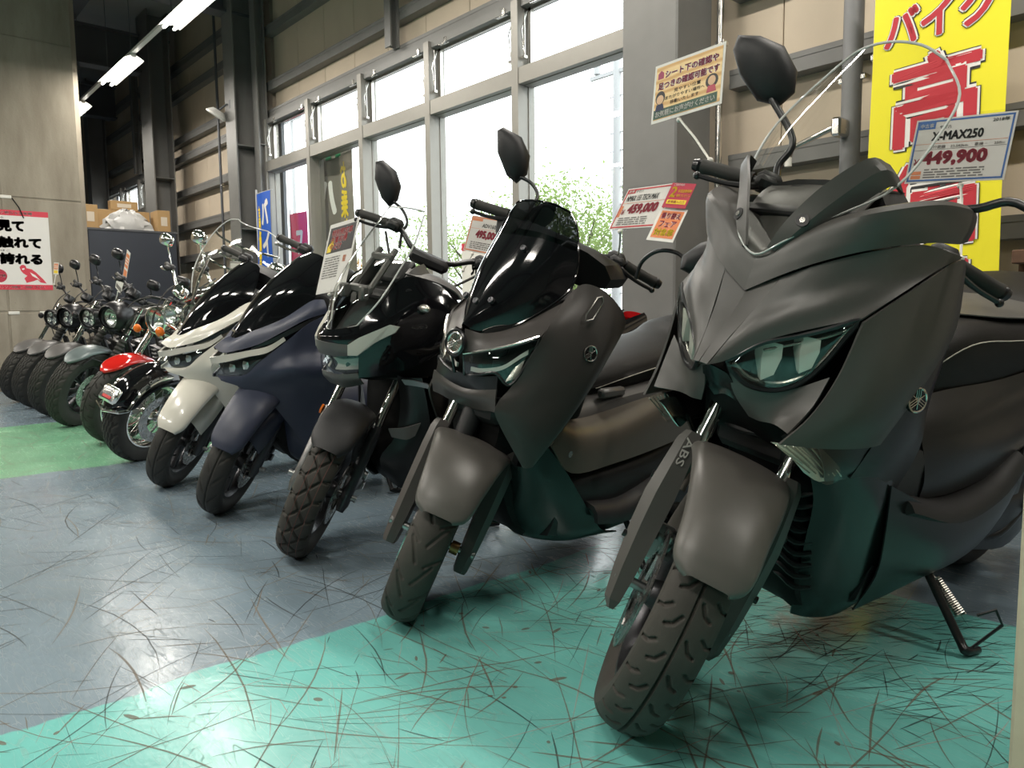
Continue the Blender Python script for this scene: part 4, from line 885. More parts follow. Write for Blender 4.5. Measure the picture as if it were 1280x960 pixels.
# ------------------------------------------------------------------ second scooter: brown-grey sport scooter with black visor
def sport_scooter():
    b = Bike('sport_scooter', 'matte brown-grey sport scooter with glossy black visor and one raised mirror', -1.77, 1.19, 9, 4, 42, 26.5, .09, .242, 'scooters and cruisers parked in the row', dz=-.010)
    G = 'matte_brown_grey'
    front_wheel(b, .11, .165, 'street', -.062, .115, 'dark_alloy', 'dusty_rubber', 5, nt=520, nc=43)
    q = MB(); q.cyl((.058, 0, b.R), (.083, 0, b.R), .019, n=20); b.part('axle_spacer', q, 'bronze', steer=True); caliper(b, -.07, 150, .10, 'dark_alloy')
    fork_tubes(b, .098, .20, .60, .0155, 'chrome', low=None)
    fork_cover(b, .108, ((-.060, -.020, .004, .026), (-.048, -.032, .012, .040), (.05, -.040, .020, .050), (.18, -.040, .024, .056), (.29, -.034, .026, .054), (.318, -.024, .018, .036)), G)
    mudguard(b, ((43.2, .040, .026, .004), (45, .054, .0275, .009), (48, .067, .029, .014), (55, .076, .033, .018), (68, .084, .040, .020), (82, .093, .048, .020), (96, .103, .055, .016), (107, .110, .060, .014), (116, .111, .062, .016), (130, .085, .050, .02), (146, .05, .038, .02)), 'fender_grey')
    # visor: gloss black face, smoked upper screen
    r = [[(0, .068, .838), (.025, .092, .818), (.042, .122, .814)], [(0, .100, .885), (.06, .125, .872), (.108, .186, .856)], [(0, .138, .945), (.09, .172, .935), (.162, .278, .932)], [(0, .180, 1.01), (.10, .212, 1.005), (.172, .315, .985)], [(0, .232, 1.09), (.095, .258, 1.085), (.162, .33, 1.06)], [(0, .278, 1.16), (.085, .295, 1.155), (.136, .34, 1.13)], [(0, .298, 1.190), (.07, .308, 1.184), (.112, .338, 1.165)]]
    A = np.asarray(full(r), float); A = np.stack([cr(A[:, j], 5) for j in range(5)], 1); A = np.stack([cr(A[i], 6) for i in range(A.shape[0])], 0)
    k = 20
    vz = b.part('visor', MB().grid(A[:k+1]).grid(A[:k+1]+V(0, .006, -.002), flip=True), 'gloss_black', smooth=180)
    b.part('smoked_screen', MB().grid(A[k:]), 'smoked_visor', vz, smooth=180)
    edge = np.vstack([A[:, 0], A[-1], A[::-1, -1]]); b.part('visor_rim', MB().tube(edge, .003, 6), 'gloss_black', vz)
    for x, y, z in ((-.052, .118, .909), (0, .110, .90), (.052, .118, .909), (.06, .215, 1.055)):
        n = nrm(V(x*2, -1, .55)); c = V(x, y, z)+n*.002; b.part('screw', MB().lathe([(.0, .004), (.004, .003), (.005, .0045), (.0085, .004), (.0095, 0), (.0095, -.006)], c=c, ax=n, n=18), 'dark_alloy', vz)
    b.part('cowl_core', MB().loft([ring(.11, .05, .84, .66), ring(.17, .10, .88, .60), ring(.25, .15, .93, .58), ring(.33, .17, .96, .56), ring(.41, .19, .94, .56), ring(.44, .18, .92, .58)], su=3), 'deep_black')
    # nose trim, emblem, lamps
    b.pair('nose_trim', MB().surf([[(.020, .060, .828), (.05, .112, .818), (.105, .183, .850), (.175, .285, .925)], [(.026, .058, .795), (.065, .095, .798), (.125, .155, .828), (.186, .225, .868)], [(.026, .056, .760), (.08, .082, .776), (.14, .130, .800), (.190, .180, .830)]], 4, 4, t=.004), G)
    q = MB(); n = V(0, -1, .12); c = V(0, .056, .785); b.part('emblem_bezel', MB().lathe([(.036, .0), (.040, .012), (.036, .016), (.031, .010)], c=c, ax=n, n=28), 'satin_black')
    emblem(b, c+nrm(n)*.006, n, (0, 0, 1), .031, None, 'chrome')
    T_ = [(.026, .058, .756), (.07, .080, .770), (.12, .113, .789), (.155, .142, .806), (.190, .178, .828)]; Lo = [(.02, .072, .697), (.07, .078, .708), (.118, .094, .722), (.150, .126, .694), (.184, .170, .79)]
    mid = [tuple((V(*a)+V(*c_))/2+V(.003, -.006, 0)) for a, c_ in zip(T_, Lo)]
    hl = b.pair('headlight', MB().surf(off([T_, mid, Lo], (-.025, .05, 0)), 3, 4, t=.003), 'black_floor_tint')
    b.pair('lens', MB().surf([T_, mid, Lo], 5, 5), 'lamp_lens', parents=hl, smooth=180)
    b.pair('chrome_strip', MB().tube(cr(off([T_], (0, -.003, .004))[0], 5), .0035, 6), 'dull_chrome', parents=hl)
    g = [(.03, .085, .722), (.06, .098, .722), (.11, .125, .738), (.15, .150, .775), (.165, .165, .79)]
    b.pair('light_guide', MB().surf([g, off([g], (0, 0, -.012))[0]], 1, 5, t=.006), 'white_plastic', parents=hl)
    b.pair('indicator', MB().surf([[(.140, .140, .735), (.165, .155, .765)], [(.135, .118, .700), (.158, .140, .712)]], 3, 3, t=.01), 'silver_trim', parents=hl)
    b.pair('bezel', MB().tube(cr(T_, 5).tolist()+cr(Lo, 5)[::-1].tolist(), .0045, 6, closed=True), 'satin_black', parents=hl)
    b.part('lamp_underpanel', MB().surf(full([[(0, .074, .70), (.06, .078, .70), (.125, .098, .715)], [(0, .085, .67), (.06, .085, .672), (.128, .095, .675)], [(0, .10, .645), (.06, .098, .648), (.13, .092, .64)]]), 3, 3, t=.004), 'satin_black')
    b.part('chin_lip', MB().surf(full([[(0, .092, .655), (.055, .088, .662), (.10, .09, .672), (.132, .09, .68)], [(0, .085, .638), (.06, .084, .642), (.105, .088, .648), (.134, .088, .65)], [(0, .112, .598), (.06, .104, .603), (.105, .098, .612), (.134, .094, .615)]]), 3, 3, t=.004), G)
    # leg shields
    S_ = [[(.175, .275, .912), (.190, .184, .828), (.150, .130, .690), (.138, .092, .64), (.142, .094, .600), (.172, .184, .460)], [(.178, .305, .948), (.207, .235, .85), (.202, .188, .72), (.187, .153, .645), (.180, .14, .58), (.178, .190, .457)],
          [(.192, .338, .974), (.234, .32, .86), (.237, .268, .74), (.224, .222, .655), (.210, .188, .57), (.183, .196, .458)], [(.227, .388, .957), (.256, .388, .86), (.256, .343, .745), (.243, .292, .65), (.222, .233, .55), (.187, .202, .46)], [(.252, .448, .905), (.254, .458, .862), (.250, .402, .77), (.240, .335, .665), (.224, .258, .562), (.19, .208, .47)]]
    sl, sr = b.pair('leg_shield', MB().surf(S_, 5, 5, t=.005), G)
    for s, o in ((1, sl), (-1, sr)): emblem(b, (s*.250, .322, .790), (s*.96, -.25, .1), (0, 0, 1), .024, o, 'satin_black')
    q = MB(); q.tube([(.240, .300, .880), (.238, .303, .896), (.232, .350, .942), (.232, .372, .946), (.238, .371, .930), (.243, .326, .884)], .0028, 6, closed=True); b.part('model_plate', q, 'dull_chrome', sl)
    I_ = [[(.225, .44, .90), (.235, .45, .86), (.232, .39, .76), (.222, .325, .66), (.205, .25, .56)], [(.20, .46, .89), (.21, .475, .84), (.21, .43, .74), (.205, .37, .65), (.195, .30, .55)], [(.12, .46, .88), (.12, .475, .83), (.12, .44, .73), (.12, .39, .65), (.12, .33, .55)]]
    b.pair('inner_shield', MB().surf(I_, 4, 4, t=.005), 'black_plastic')
    # lower cowl, core, tunnel, floor
    Lw = [[(.10, .185, .47), (.145, .185, .45), (.182, .205, .465), (.206, .245, .515)], [(.085, .21, .38), (.14, .22, .37), (.188, .265, .385), (.214, .34, .42)], [(.07, .235, .27), (.125, .27, .265), (.185, .345, .28), (.216, .45, .295)], [(.06, .31, .185), (.11, .36, .175), (.17, .43, .18), (.214, .54, .205)], [(.05, .42, .16), (.09, .46, .158), (.14, .54, .155), (.19, .66, .16)]]
    b.pair('lower_cowl', MB().surf(Lw, 5, 4, t=.005), 'black_floor_tint')
    b.part('front_core', MB().loft([ring(.15, .10, .60, .48), ring(.22, .12, .60, .28), ring(.32, .12, .58, .19), ring(.5, .13, .56, .16)], su=3), 'deep_black')
    for i in range(4):
        q = MB(); q.tube([(.075, .215+.012*i, .37-.035*i), (.115, .235+.018*i, .37-.035*i), (.135, .255+.018*i, .365-.035*i)], .005, 6); b.part('grille_bar', q, 'black_plastic'); b.part('grille_bar', q.mirror(False), 'black_plastic')
    q = MB(); q.box((0, .15, .60), (.22, .06, .08), bev=.02); q.cyl((0, .08, .44), (0, .17, .66), .03); b.part('fork_crown', q, 'black_plastic')
    fa = [[(.13, .31, .592), (.175, .305, .58), (.200, .285, .56), (.208, .25, .52)], [(.13, .415, .555), (.178, .415, .540), (.208, .40, .505), (.214, .35, .425)], [(.13, .58, .562), (.178, .58, .548), (.210, .58, .515), (.216, .56, .425)], [(.13, .78, .605), (.178, .78, .590), (.208, .78, .555), (.214, .78, .44)], [(.13, 1.0, .65), (.175, 1.0, .64), (.20, 1.0, .60), (.205, 1.0, .46)]]
    b.pair('side_fairing', MB().surf(fa, 5, 5, t=.005), 'side_champagne')
    for s in (-1, 1): b.part('bolt', MB().cyl((s*.205, .335, .485), (s*.217, .335, .485), .010, n=16), 'dull_chrome')
    b.part('tunnel', MB().loft([ring(.40, .13, .60, .30), ring(.52, .13, .605, .26), ring(.66, .14, .63, .24), ring(.85, .17, .66, .26)], su=3), 'graphite')
    b.part('fuel_lid', MB().lathe([(0, .006), (.04, .006), (.045, 0)], c=(.05, .52, .612), ax=(0, 0, 1), n=28), 'alloy')
    b.part('under_body', MB().loft([ring(.34, .19, .42, .20), ring(.55, .205, .42, .165), ring(.8, .205, .44, .17), ring(1.0, .19, .50, .22), ring(1.2, .16, .60, .34)], su=3), 'black_plastic')
    b.pair('footboard', MB().surf([[(.15, .45, .30), (.225, .46, .29), (.235, .47, .25)], [(.15, .62, .285), (.235, .62, .275), (.243, .62, .235)], [(.15, .82, .33), (.235, .82, .32), (.242, .82, .27)]], 4, 3, t=.015), 'black_plastic')
    b.pair('tail_cover', MB().surf([[(.14, .85, .67), (.185, .85, .63), (.20, .86, .56)], [(.15, 1.15, .70), (.19, 1.15, .66), (.20, 1.15, .58)], [(.13, 1.45, .76), (.16, 1.45, .72), (.16, 1.45, .65)], [(.05, 1.72, .82), (.06, 1.72, .80), (.05, 1.72, .76)]], 4, 4, t=.005), G)
    b.part('tail_light', MB().loft([ring(1.70, .08, .82, .75), ring(1.74, .05, .81, .77)], su=2), 'red_lens')
    scooter_rear(b, 1.34, [(.50, .05, .645, .60, .02), (.58, .09, .685, .60, .03), (.72, .125, .725, .62, .03), (.90, .15, .762, .65, .03), (1.06, .155, .785, .67, .03), (1.16, .155, .825, .69, .03), (1.35, .14, .85, .73, .03), (1.55, .10, .86, .77, .025), (1.64, .04, .85, .79, .02)], G, wr=.25, ww=.13)
    b.part('seat_strap_plate', MB().box((.125, .62, .625), (.03, .12, .03), bev=.008), 'graphite')
    side_stand(b, (.30, .70, .0475), (.16, .70, .24), True)
    handlebar(b, [(0, .49, 1.06), (.08, .50, 1.075), (.16, .545, 1.09), (.24, .57, 1.08), (.315, .59, 1.07)], (.20, .31))
    b.part('bar_cover', MB().loft([[(x, .40+yy, 1.03+z_) for x, yy, z_ in ((-.17, .05, -.02), (-.14, .01, .05), (0, 0, .07), (.14, .01, .05), (.17, .05, -.02), (0, .04, -.05))], [(x, .50+yy, 1.055+z_) for x, yy, z_ in ((-.22, .04, -.03), (-.18, .0, .035), (0, -.02, .05), (.18, .0, .035), (.22, .04, -.03), (0, 0, -.06))], [(x, .56+yy, 1.05+z_) for x, yy, z_ in ((-.16, .02, -.02), (-.12, 0, .02), (0, 0, .03), (.12, 0, .02), (.16, .02, -.02), (0, 0, -.04))]], su=3), 'black_plastic', steer=True)
    shp = [(-.62, .42), (-.48, .52), (.05, .42), (.40, .10), (.46, -.28), (.25, -.52), (-.05, -.42), (-.45, -.02)]
    mirror(b, (-.14, .44, 1.10), [(-.175, .47, 1.17), (-.195, .52, 1.215), (-.23, .52, 1.255)], (-.30, .50, 1.335), .125, .155, (-.55, .80, -.05), (.15, .1, 1), shape=[(-x, y) for x, y in shp][::-1], stem_r=.006)
    mirror(b, (.245, .50, 1.00), [(.255, .505, 1.05), (.30, .51, 1.085), (.36, .52, 1.085)], (.44, .53, 1.085), .15, .09, (-.6, .8, -.05), (-.3, 0, 1), shape=shp, stem_r=.006)
    return b
BN = sport_scooter()
# ------------------------------------------------------------------ third: black adventure scooter
def adventure_scooter():
    b = Bike('adventure_scooter', 'glossy black adventure scooter with knobbly front tyre and clear upright screen', -2.50, 1.22, 8, 4, 45, 26.5, .09, .266, 'scooters and cruisers parked in the row', dz=-.010)
    K = 'gloss_black'
    front_wheel(b, .112, .178, 'block', .064, .12, 'dark_alloy', 'dusty_rubber', 6, nt=640, nc=57, depth=.009)
    ty = [o for o in b.root.children if o.name.startswith('front_wheel')][0]
    for c in (-.022, .004, .03): b.part('tyre_stripe', at(MB().lathe([(crown(V(c), .266, .112, .04)[0]+.0004, c-.0007), (crown(V(c), .266, .112, .04)[0]+.0004, c+.0007)], n=120), (0, 0, b.R)), 'red_line', ty, True)
    caliper(b, .085, 165, .105, 'alloy')
    fork_tubes(b, .090, .26, .62, .0165, 'chrome', low=None)
    for s in (-1, 1): b.part('fork_lower', MB().tube([b.fk(s*.092, -.06), b.fk(s*.092, -.03), b.fk(s*.092, .10), b.fk(s*.092, .24), b.fk(s*.092, .27)], [.014, .022, .021, .023, .02], 16), 'alloy' if s < 0 else 'dark_alloy', steer=True)
    b.part('reflector_disc', MB().cyl(b.fk(-.115, .25, 0), b.fk(-.122, .25, 0), .018, n=18), 'amber_lens', steer=True)
    mudguard(b, ((52, .04, .030, .006), (60, .066, .038, .014), (74, .074, .05, .022), (92, .078, .058, .026), (112, .076, .056, .026), (132, .066, .048, .026), (146, .05, .04, .02)), 'black_plastic')
    # clear screen with its bracket
    r = [[(0, .030, .810), (.04, .042, .815), (.082, .085, .835)], [(0, .055, .90), (.08, .075, .905), (.138, .135, .93)], [(0, .115, 1.01), (.09, .135, 1.015), (.152, .195, 1.03)], [(0, .20, 1.13), (.085, .215, 1.13), (.147, .262, 1.13)], [(0, .29, 1.25), (.06, .30, 1.25), (.112, .328, 1.242)]]
    A = np.asarray(full(r), float); A = np.stack([cr(A[:, j], 5) for j in range(5)], 1); A = np.stack([cr(A[i], 5) for i in range(A.shape[0])], 0)
    ws = b.part('windscreen', MB().grid(A), 'windshield_clear', smooth=180); b.part('windscreen_rim', MB().tube(np.vstack([A[:, 0], A[-1], A[::-1, -1]]), .003, 6), 'screen_edge', ws); b.part('windscreen_foot_edge', MB().tube(A[0], .0025, 6), 'screen_edge', ws)
    q = MB()
    for s in (-1, 1):
        q.tube([(s*.055, .13, .93), (s*.05, .20, 1.02), (s*.045, .26, 1.10)], .011, 6); q.box((s*.06, .12, .945), (.03, .03, .05), bev=.006)
    for y, z, w in ((.15, .955, .13), (.235, 1.07, .12)): q.box((0, y, z), (w, .022, .03), bev=.006)
    b.part('screen_bracket', q, 'graphite')
    b.pair('dash_side', MB().surf([[(.08, .16, .90), (.12, .20, .96), (.135, .27, 1.04), (.12, .33, 1.06)], [(.10, .18, .87), (.15, .23, .92), (.16, .30, .99), (.15, .36, 1.0)]], 3, 4, t=.02), 'graphite')
    for s in (-1, 1): b.part('dash_bolt', MB().cyl((s*.155, .24, .96), (s*.168, .235, .96), .014, n=16), 'black_plastic')
    b.part('instrument_panel', MB().box((0, .30, 1.02), (.15, .03, .10), rot('x', -40), bev=.01).box((0, .26, .93), (.22, .14, .05), bev=.02), 'black_plastic')
    # nose: black insert, grey mask, lamps
    b.part('nose_insert', MB().surf(full([[(0, .012, .815), (.05, .030, .82), (.095, .085, .838)], [(0, -.006, .785), (.06, .018, .79), (.11, .085, .80)], [(0, -.002, .752), (.06, .022, .755), (.105, .075, .762)]]), 4, 4, t=.004), K)
    b.part('nose_mask', MB().surf(full([[(0, -.014, .775), (.055, .010, .772), (.098, .066, .770)], [(0, -.010, .750), (.06, .016, .748), (.108, .074, .745)], [(0, .002, .727), (.06, .026, .727), (.108, .080, .735)]]), 4, 4, t=.004), 'graphite')
    b.part('lamp_frame', MB().surf(full([[(0, .020, .664), (.05, .036, .660), (.10, .085, .672)], [(0, .028, .642), (.055, .044, .640), (.105, .092, .650)], [(0, .065, .612), (.055, .072, .612), (.10, .115, .630)]]), 4, 4, t=.004), 'graphite')
    T_ = [(.004, .006, .728), (.055, .030, .728), (.108, .082, .735)]; Lo = [(.006, .022, .664), (.05, .038, .661), (.098, .088, .674)]; mid = [tuple((V(*a)+V(*c))/2+V(.001, -.004, 0)) for a, c in zip(T_, Lo)]
    hl = b.pair('headlight', MB().surf(off([T_, mid, Lo], (-.005, .045, 0)), 3, 4, t=.003), 'satin_black'); b.pair('lens', MB().surf([T_, mid, Lo], 4, 4), 'lamp_lens', parents=hl, smooth=180)
    b.pair('lamp_reflector', MB().surf([[(.02, .035, .716), (.055, .055, .714), (.092, .090, .722)], [(.02, .055, .695), (.055, .075, .696), (.088, .105, .70)], [(.02, .045, .674), (.05, .06, .676), (.085, .098, .682)]], 3, 3, t=.003), 'lamp_ivory', parents=hl)
    b.pair('daylight_strip', MB().prism([(.095, .048, .735), (.098, .044, .772), (.122, .072, .800), (.186, .150, .852), (.204, .178, .847), (.196, .168, .826), (.162, .128, .796), (.150, .112, .782), (.118, .072, .737)], (.6, -.75, .1), .012), 'lamp_ivory', smooth=0)
    # side bodywork
    S_ = [[(.096, .085, .838), (.112, .085, .80), (.108, .082, .735), (.100, .090, .655)], [(.122, .150, .93), (.168, .150, .855), (.170, .145, .76), (.140, .150, .668)], [(.14, .235, 1.01), (.200, .255, .90), (.212, .235, .78), (.182, .215, .690)], [(.19, .34, .99), (.237, .35, .90), (.240, .315, .785), (.207, .27, .715)], [(.237, .402, .94), (.246, .408, .90), (.243, .367, .80), (.227, .310, .735)]]
    sl, sr = b.pair('side_cowl', MB().surf(S_, 5, 5, t=.005), K)
    b.pair('shoulder_cowl', MB().surf([[(.13, .24, 1.02), (.185, .345, .995), (.225, .40, .965), (.24, .42, .935)], [(.10, .28, 1.035), (.15, .37, 1.015), (.19, .43, .98), (.21, .45, .94)], [(.06, .31, 1.03), (.09, .40, 1.0), (.12, .45, .96), (.13, .47, .93)]], 4, 4, t=.005), 'graphite')
    for s in (-1, 1):
        q = MB(); q.tube([(s*.17, .25, .905), (s*.22, .265, .912)], .009, 8); o = b.part('turn_signal', q, 'black_plastic'); c = V(s*.225, .262, .912); b.part('lens', MB().ball(c, .02, 14, (1.35, .8, .75)), 'silver_trim', o); b.part('signal_reflector', MB().ball(c+V(0, .008, 0), .014, 10, (1.3, .6, .7)), 'reflector', o)
    Lg = [[(.125, .235, .66), (.16, .245, .655), (.208, .285, .66)], [(.13, .255, .55), (.17, .275, .54), (.213, .32, .54)], [(.125, .245, .43), (.165, .28, .42), (.213, .35, .42)], [(.10, .20, .34), (.14, .27, .30), (.20, .39, .32)], [(.07, .28, .23), (.10, .33, .20), (.15, .43, .20)]]
    b.pair('leg_shield', MB().surf(Lg, 4, 4, t=.005), 'satin_black')
    b.pair('trim_wing', MB().surf([[(.12, .215, .46), (.165, .25, .47), (.20, .30, .49)], [(.13, .225, .43), (.17, .262, .425), (.185, .29, .44)]], 3, 3, t=.006), 'graphite')
    b.pair('knee_plate', MB().surf([[(.165, .225, .652), (.19, .26, .65), (.225, .30, .64)], [(.17, .24, .632), (.195, .275, .628), (.225, .31, .622)]], 3, 3, t=.006), 'alloy')
    b.part('cowl_core', MB().loft([ring(.07, .06, .80, .66), ring(.14, .10, .86, .64), ring(.24, .15, .96, .64), ring(.34, .19, .97, .64), ring(.42, .20, .92, .66)], su=3), 'deep_black')
    b.part('front_core', MB().loft([ring(.27, .10, .62, .50), ring(.29, .12, .64, .30), ring(.36, .12, .64, .20), ring(.5, .13, .56, .17)], su=3), 'deep_black')
    b.part('tunnel', MB().loft([ring(.38, .12, .66, .30), ring(.55, .13, .62, .26), ring(.7, .15, .66, .26), ring(.85, .18, .72, .28), ring(1.1, .17, .72, .36)], su=3), K)
    b.pair('side_fairing', MB().surf([[(.10, .36, .66), (.16, .38, .62), (.20, .40, .50), (.20, .40, .36)], [(.13, .60, .64), (.18, .60, .60), (.21, .60, .50), (.21, .58, .36)], [(.15, .85, .70), (.19, .85, .64), (.21, .85, .54), (.20, .85, .40)], [(.14, 1.2, .76), (.18, 1.2, .70), (.19, 1.2, .62), (.17, 1.2, .52)], [(.06, 1.82, .86), (.08, 1.82, .84), (.08, 1.82, .80), (.06, 1.82, .76)]], 4, 4, t=.005), K)
    b.part('under_body', MB().loft([ring(.34, .18, .42, .22), ring(.55, .20, .42, .18), ring(.8, .20, .44, .18), ring(1.05, .18, .52, .26)], su=3), 'black_plastic')
    scooter_rear(b, 1.325, [(.52, .06, .68, .62, .02), (.60, .10, .72, .62, .03), (.75, .135, .76, .64, .03), (.92, .15, .79, .66, .03), (1.08, .155, .80, .68, .03), (1.18, .15, .84, .70, .03), (1.36, .13, .87, .75, .03), (1.55, .09, .88, .79, .025), (1.62, .04, .87, .81, .02)], K, wr=.26, ww=.13)
    b.part('tail_light', MB().loft([ring(1.82, .08, .86, .79), ring(1.87, .05, .85, .81)], su=2), 'red_lens')
    side_stand(b, (.28, .62, .0395), (.15, .62, .24), False)
    handlebar(b, [(0, .47, 1.08), (.08, .48, 1.09), (.16, .54, 1.125), (.26, .57, 1.12), (.345, .60, 1.105)], (.215, .335))
    for s in (-1, 1): b.part('hand_cable', MB().tube([(s*.20, .50, 1.10), (s*.14, .42, 1.04), (s*.08, .36, .98)], .005, 8, sm=5), 'rubber', steer=True)
    b.part('bar_clamp', MB().box((0, .47, 1.07), (.16, .06, .05), bev=.015), 'black_plastic', steer=True)
    shp = [(-.60, .46), (-.38, .54), (.15, .36), (.44, .02), (.44, -.34), (.22, -.56), (-.1, -.40), (-.48, .02)]
    mirror(b, (-.15, .42, 1.10), [(-.165, .44, 1.16), (-.175, .47, 1.20), (-.22, .475, 1.25)], (-.285, .45, 1.345), .12, .155, (-.58, .80, -.05), (.15, .1, 1), shape=[(-x, y) for x, y in shp][::-1], stem_r=.006)
    mirror(b, (.24, .60, 1.10), [(.26, .60, 1.16), (.30, .61, 1.2)], (.36, .62, 1.24), .16, .12, (-.6, .8, -.05), (-.25, 0, 1), shape=shp, stem_r=.006)
    b.part('plastic_sheet', MB().surf([[(-.16, .78, .80), (0, .76, .83), (.16, .78, .80)], [(-.2, 1.0, .80), (0, 1.0, .84), (.2, 1.0, .80)], [(-.22, 1.2, .78), (0, 1.2, .87), (.22, 1.2, .78)]], 5, 5), 'plastic_wrap')
    return b
BA = adventure_scooter()
# ------------------------------------------------------------------ fourth and fifth: commuter scooters of one model, navy and white
def commuter_scooter(X, Y, lean, yaw, steer, body, label, nt):
    b = Bike('commuter_scooter', label, X, Y, lean, yaw, steer, 26.5, .09, .255, 'scooters and cruisers parked in the row', dz=-.010)
    front_wheel(b, .11, .178, 'eco', .064, .11, 'dark_alloy', 'rubber', 5, nt=nt)
    caliper(b, .075, 160, .10, 'dark_alloy')
    fork_tubes(b, .088, .15, .60, .0155, 'satin_black', low=.24)
    mudguard(b, ((34, .040, .024, .006), (42, .064, .030, .014), (56, .072, .042, .02), (72, .078, .062, .024), (88, .084, .090, .026), (102, .088, .115, .03), (116, .085, .12, .034), (134, .07, .09, .034), (150, .05, .06, .03)), body)
    shoulders(b, [[(.050, .30, .06), (.085, .31, .05), (.108, .30, .03), (.112, .29, .0)], [(.055, .24, .11), (.086, .24, .10), (.106, .23, .07), (.110, .22, .02)], [(.052, .17, .15), (.078, .165, .14), (.098, .15, .10), (.104, .13, .05)], [(.050, .11, .18), (.070, .10, .17), (.086, .08, .13), (.094, .06, .08)]], body)
    r = [[(0, -.022, .770), (.018, -.012, .766), (.03, .0, .769)], [(0, .018, .83), (.045, .025, .82), (.082, .045, .815)], [(0, .072, .905), (.07, .085, .895), (.126, .150, .872)], [(0, .142, .985), (.09, .160, .975), (.154, .250, .945)], [(0, .222, 1.06), (.09, .240, 1.05), (.152, .290, 1.005)], [(0, .292, 1.115), (.075, .305, 1.11), (.127, .325, 1.075)], [(0, .338, 1.142), (.06, .345, 1.137), (.088, .350, 1.12)]]
    A = np.asarray(full(r), float); A = np.stack([cr(A[:, j], 4) for j in range(5)], 1); A = np.stack([cr(A[i], 5) for i in range(A.shape[0])], 0)
    vz = b.part('visor', MB().grid(A).grid(A+V(0, .006, -.002), flip=True), 'gloss_black', smooth=180)
    b.part('visor_badge', MB().box((0, -.010, .800), (.035, .004, .008)), 'dull_chrome', vz, smooth=0)
    U = [[(0, -.092, .732), (.035, -.07, .715), (.07, -.03, .728), (.12, .045, .762), (.16, .123, .815), (.195, .215, .875), (.212, .30, .905)], [(0, -.062, .757), (.03, -.040, .750), (.078, .003, .772), (.128, .088, .817), (.167, .173, .872), (.195, .245, .917), (.207, .30, .930)], [(0, -.026, .775), (.028, -.008, .772), (.084, .045, .814), (.128, .152, .87), (.156, .25, .942), (.175, .28, .955), (.185, .30, .955)]]
    b.part('upper_cowl', MB().surf(U, 4, 4, t=.004).mirror(), body)
    b.pair('cowl_groove', MB().surf([[(.10, .02, .742), (.155, .105, .80), (.20, .21, .868), (.213, .28, .898)], [(.10, .022, .735), (.158, .108, .782), (.203, .21, .848), (.216, .29, .885)]], 2, 4, t=.01), 'satin_black')
    dr = [[(0, -.111, .690), (.04, -.068, .707), (.10, .005, .733), (.152, .068, .759), (.184, .120, .800)], [(0, -.104, .664), (.05, -.062, .679), (.105, .005, .708), (.157, .065, .733), (.188, .128, .787)]]
    b.pair('daylight_strip', MB().surf(dr, 2, 4, t=.008), 'lamp_ivory')
    T_ = [(.0, -.102, .66), (.05, -.064, .676), (.105, .0, .705), (.155, .060, .73)]; Lo = [(.015, -.085, .615), (.06, -.050, .625), (.108, -.012, .630), (.142, .035, .688)]; mid = [tuple((V(*a)+V(*c))/2+V(.003, -.006, 0)) for a, c in zip(T_, Lo)]
    hl = b.pair('headlight', MB().surf(off([T_, mid, Lo], (-.015, .04, 0)), 3, 4, t=.003), 'satin_black'); b.pair('lens', MB().surf([T_, mid, Lo], 4, 4), 'lamp_lens', parents=hl, smooth=180)
    for c in ((.050, -.040, .652), (.092, -.002, .670)):
        c = V(*c); b.pair('lamp_reflector', MB().surf([[c+V(-.016, 0, .014), c+V(0, -.006, .018), c+V(.018, .006, .016)], [c+V(-.018, .002, 0), c+V(0, -.010, 0), c+V(.020, .008, 0)], [c+V(-.012, .0, -.016), c+V(0, -.004, -.018), c+V(.014, .006, -.014)]], 3, 3, t=.002), 'dull_chrome', parents=hl)
    S_ = [[(.016, -.086, .616), (.022, -.083, .611), (.03, -.080, .606), (.036, -.078, .602), (.04, -.075, .598)], [(.107, -.014, .630), (.107, -.016, .622), (.103, -.019, .61), (.097, -.021, .598), (.09, -.022, .583)], [(.143, .035, .688), (.158, .044, .665), (.163, .05, .635), (.147, .045, .595), (.12, .022, .555)], [(.190, .132, .785), (.206, .128, .72), (.232, .116, .668), (.197, .125, .60), (.152, .084, .522)], [(.206, .22, .86), (.222, .22, .745), (.274, .215, .672), (.226, .20, .58), (.165, .158, .43)], [(.218, .32, .905), (.230, .32, .76), (.290, .31, .678), (.236, .29, .55), (.17, .235, .33)], [(.20, .38, .92), (.222, .40, .80), (.232, .40, .67), (.22, .37, .5), (.16, .28, .25)]]
    b.pair('leg_shield', MB().surf(S_, 4, 4, t=.005), body, smooth=50)
    b.pair('lower_cowl', MB().surf([[(.10, .17, .45), (.15, .18, .44), (.168, .24, .34)], [(.09, .19, .35), (.13, .20, .33), (.165, .27, .26)], [(.07, .22, .25), (.12, .24, .24), (.16, .36, .20)], [(.05, .32, .18), (.10, .36, .17), (.17, .50, .17)]], 4, 3, t=.005), body)
    b.part('front_core', MB().loft([ring(.06, .09, .66, .54), ring(.16, .11, .66, .32), ring(.28, .12, .60, .20), ring(.45, .13, .56, .17)], su=3), 'deep_black')
    b.part('dashboard', MB().loft([ring(.20, .13, .95, .86), ring(.30, .15, 1.02, .88), ring(.38, .19, .95, .60), ring(.43, .17, .90, .45)], su=3), 'black_plastic')
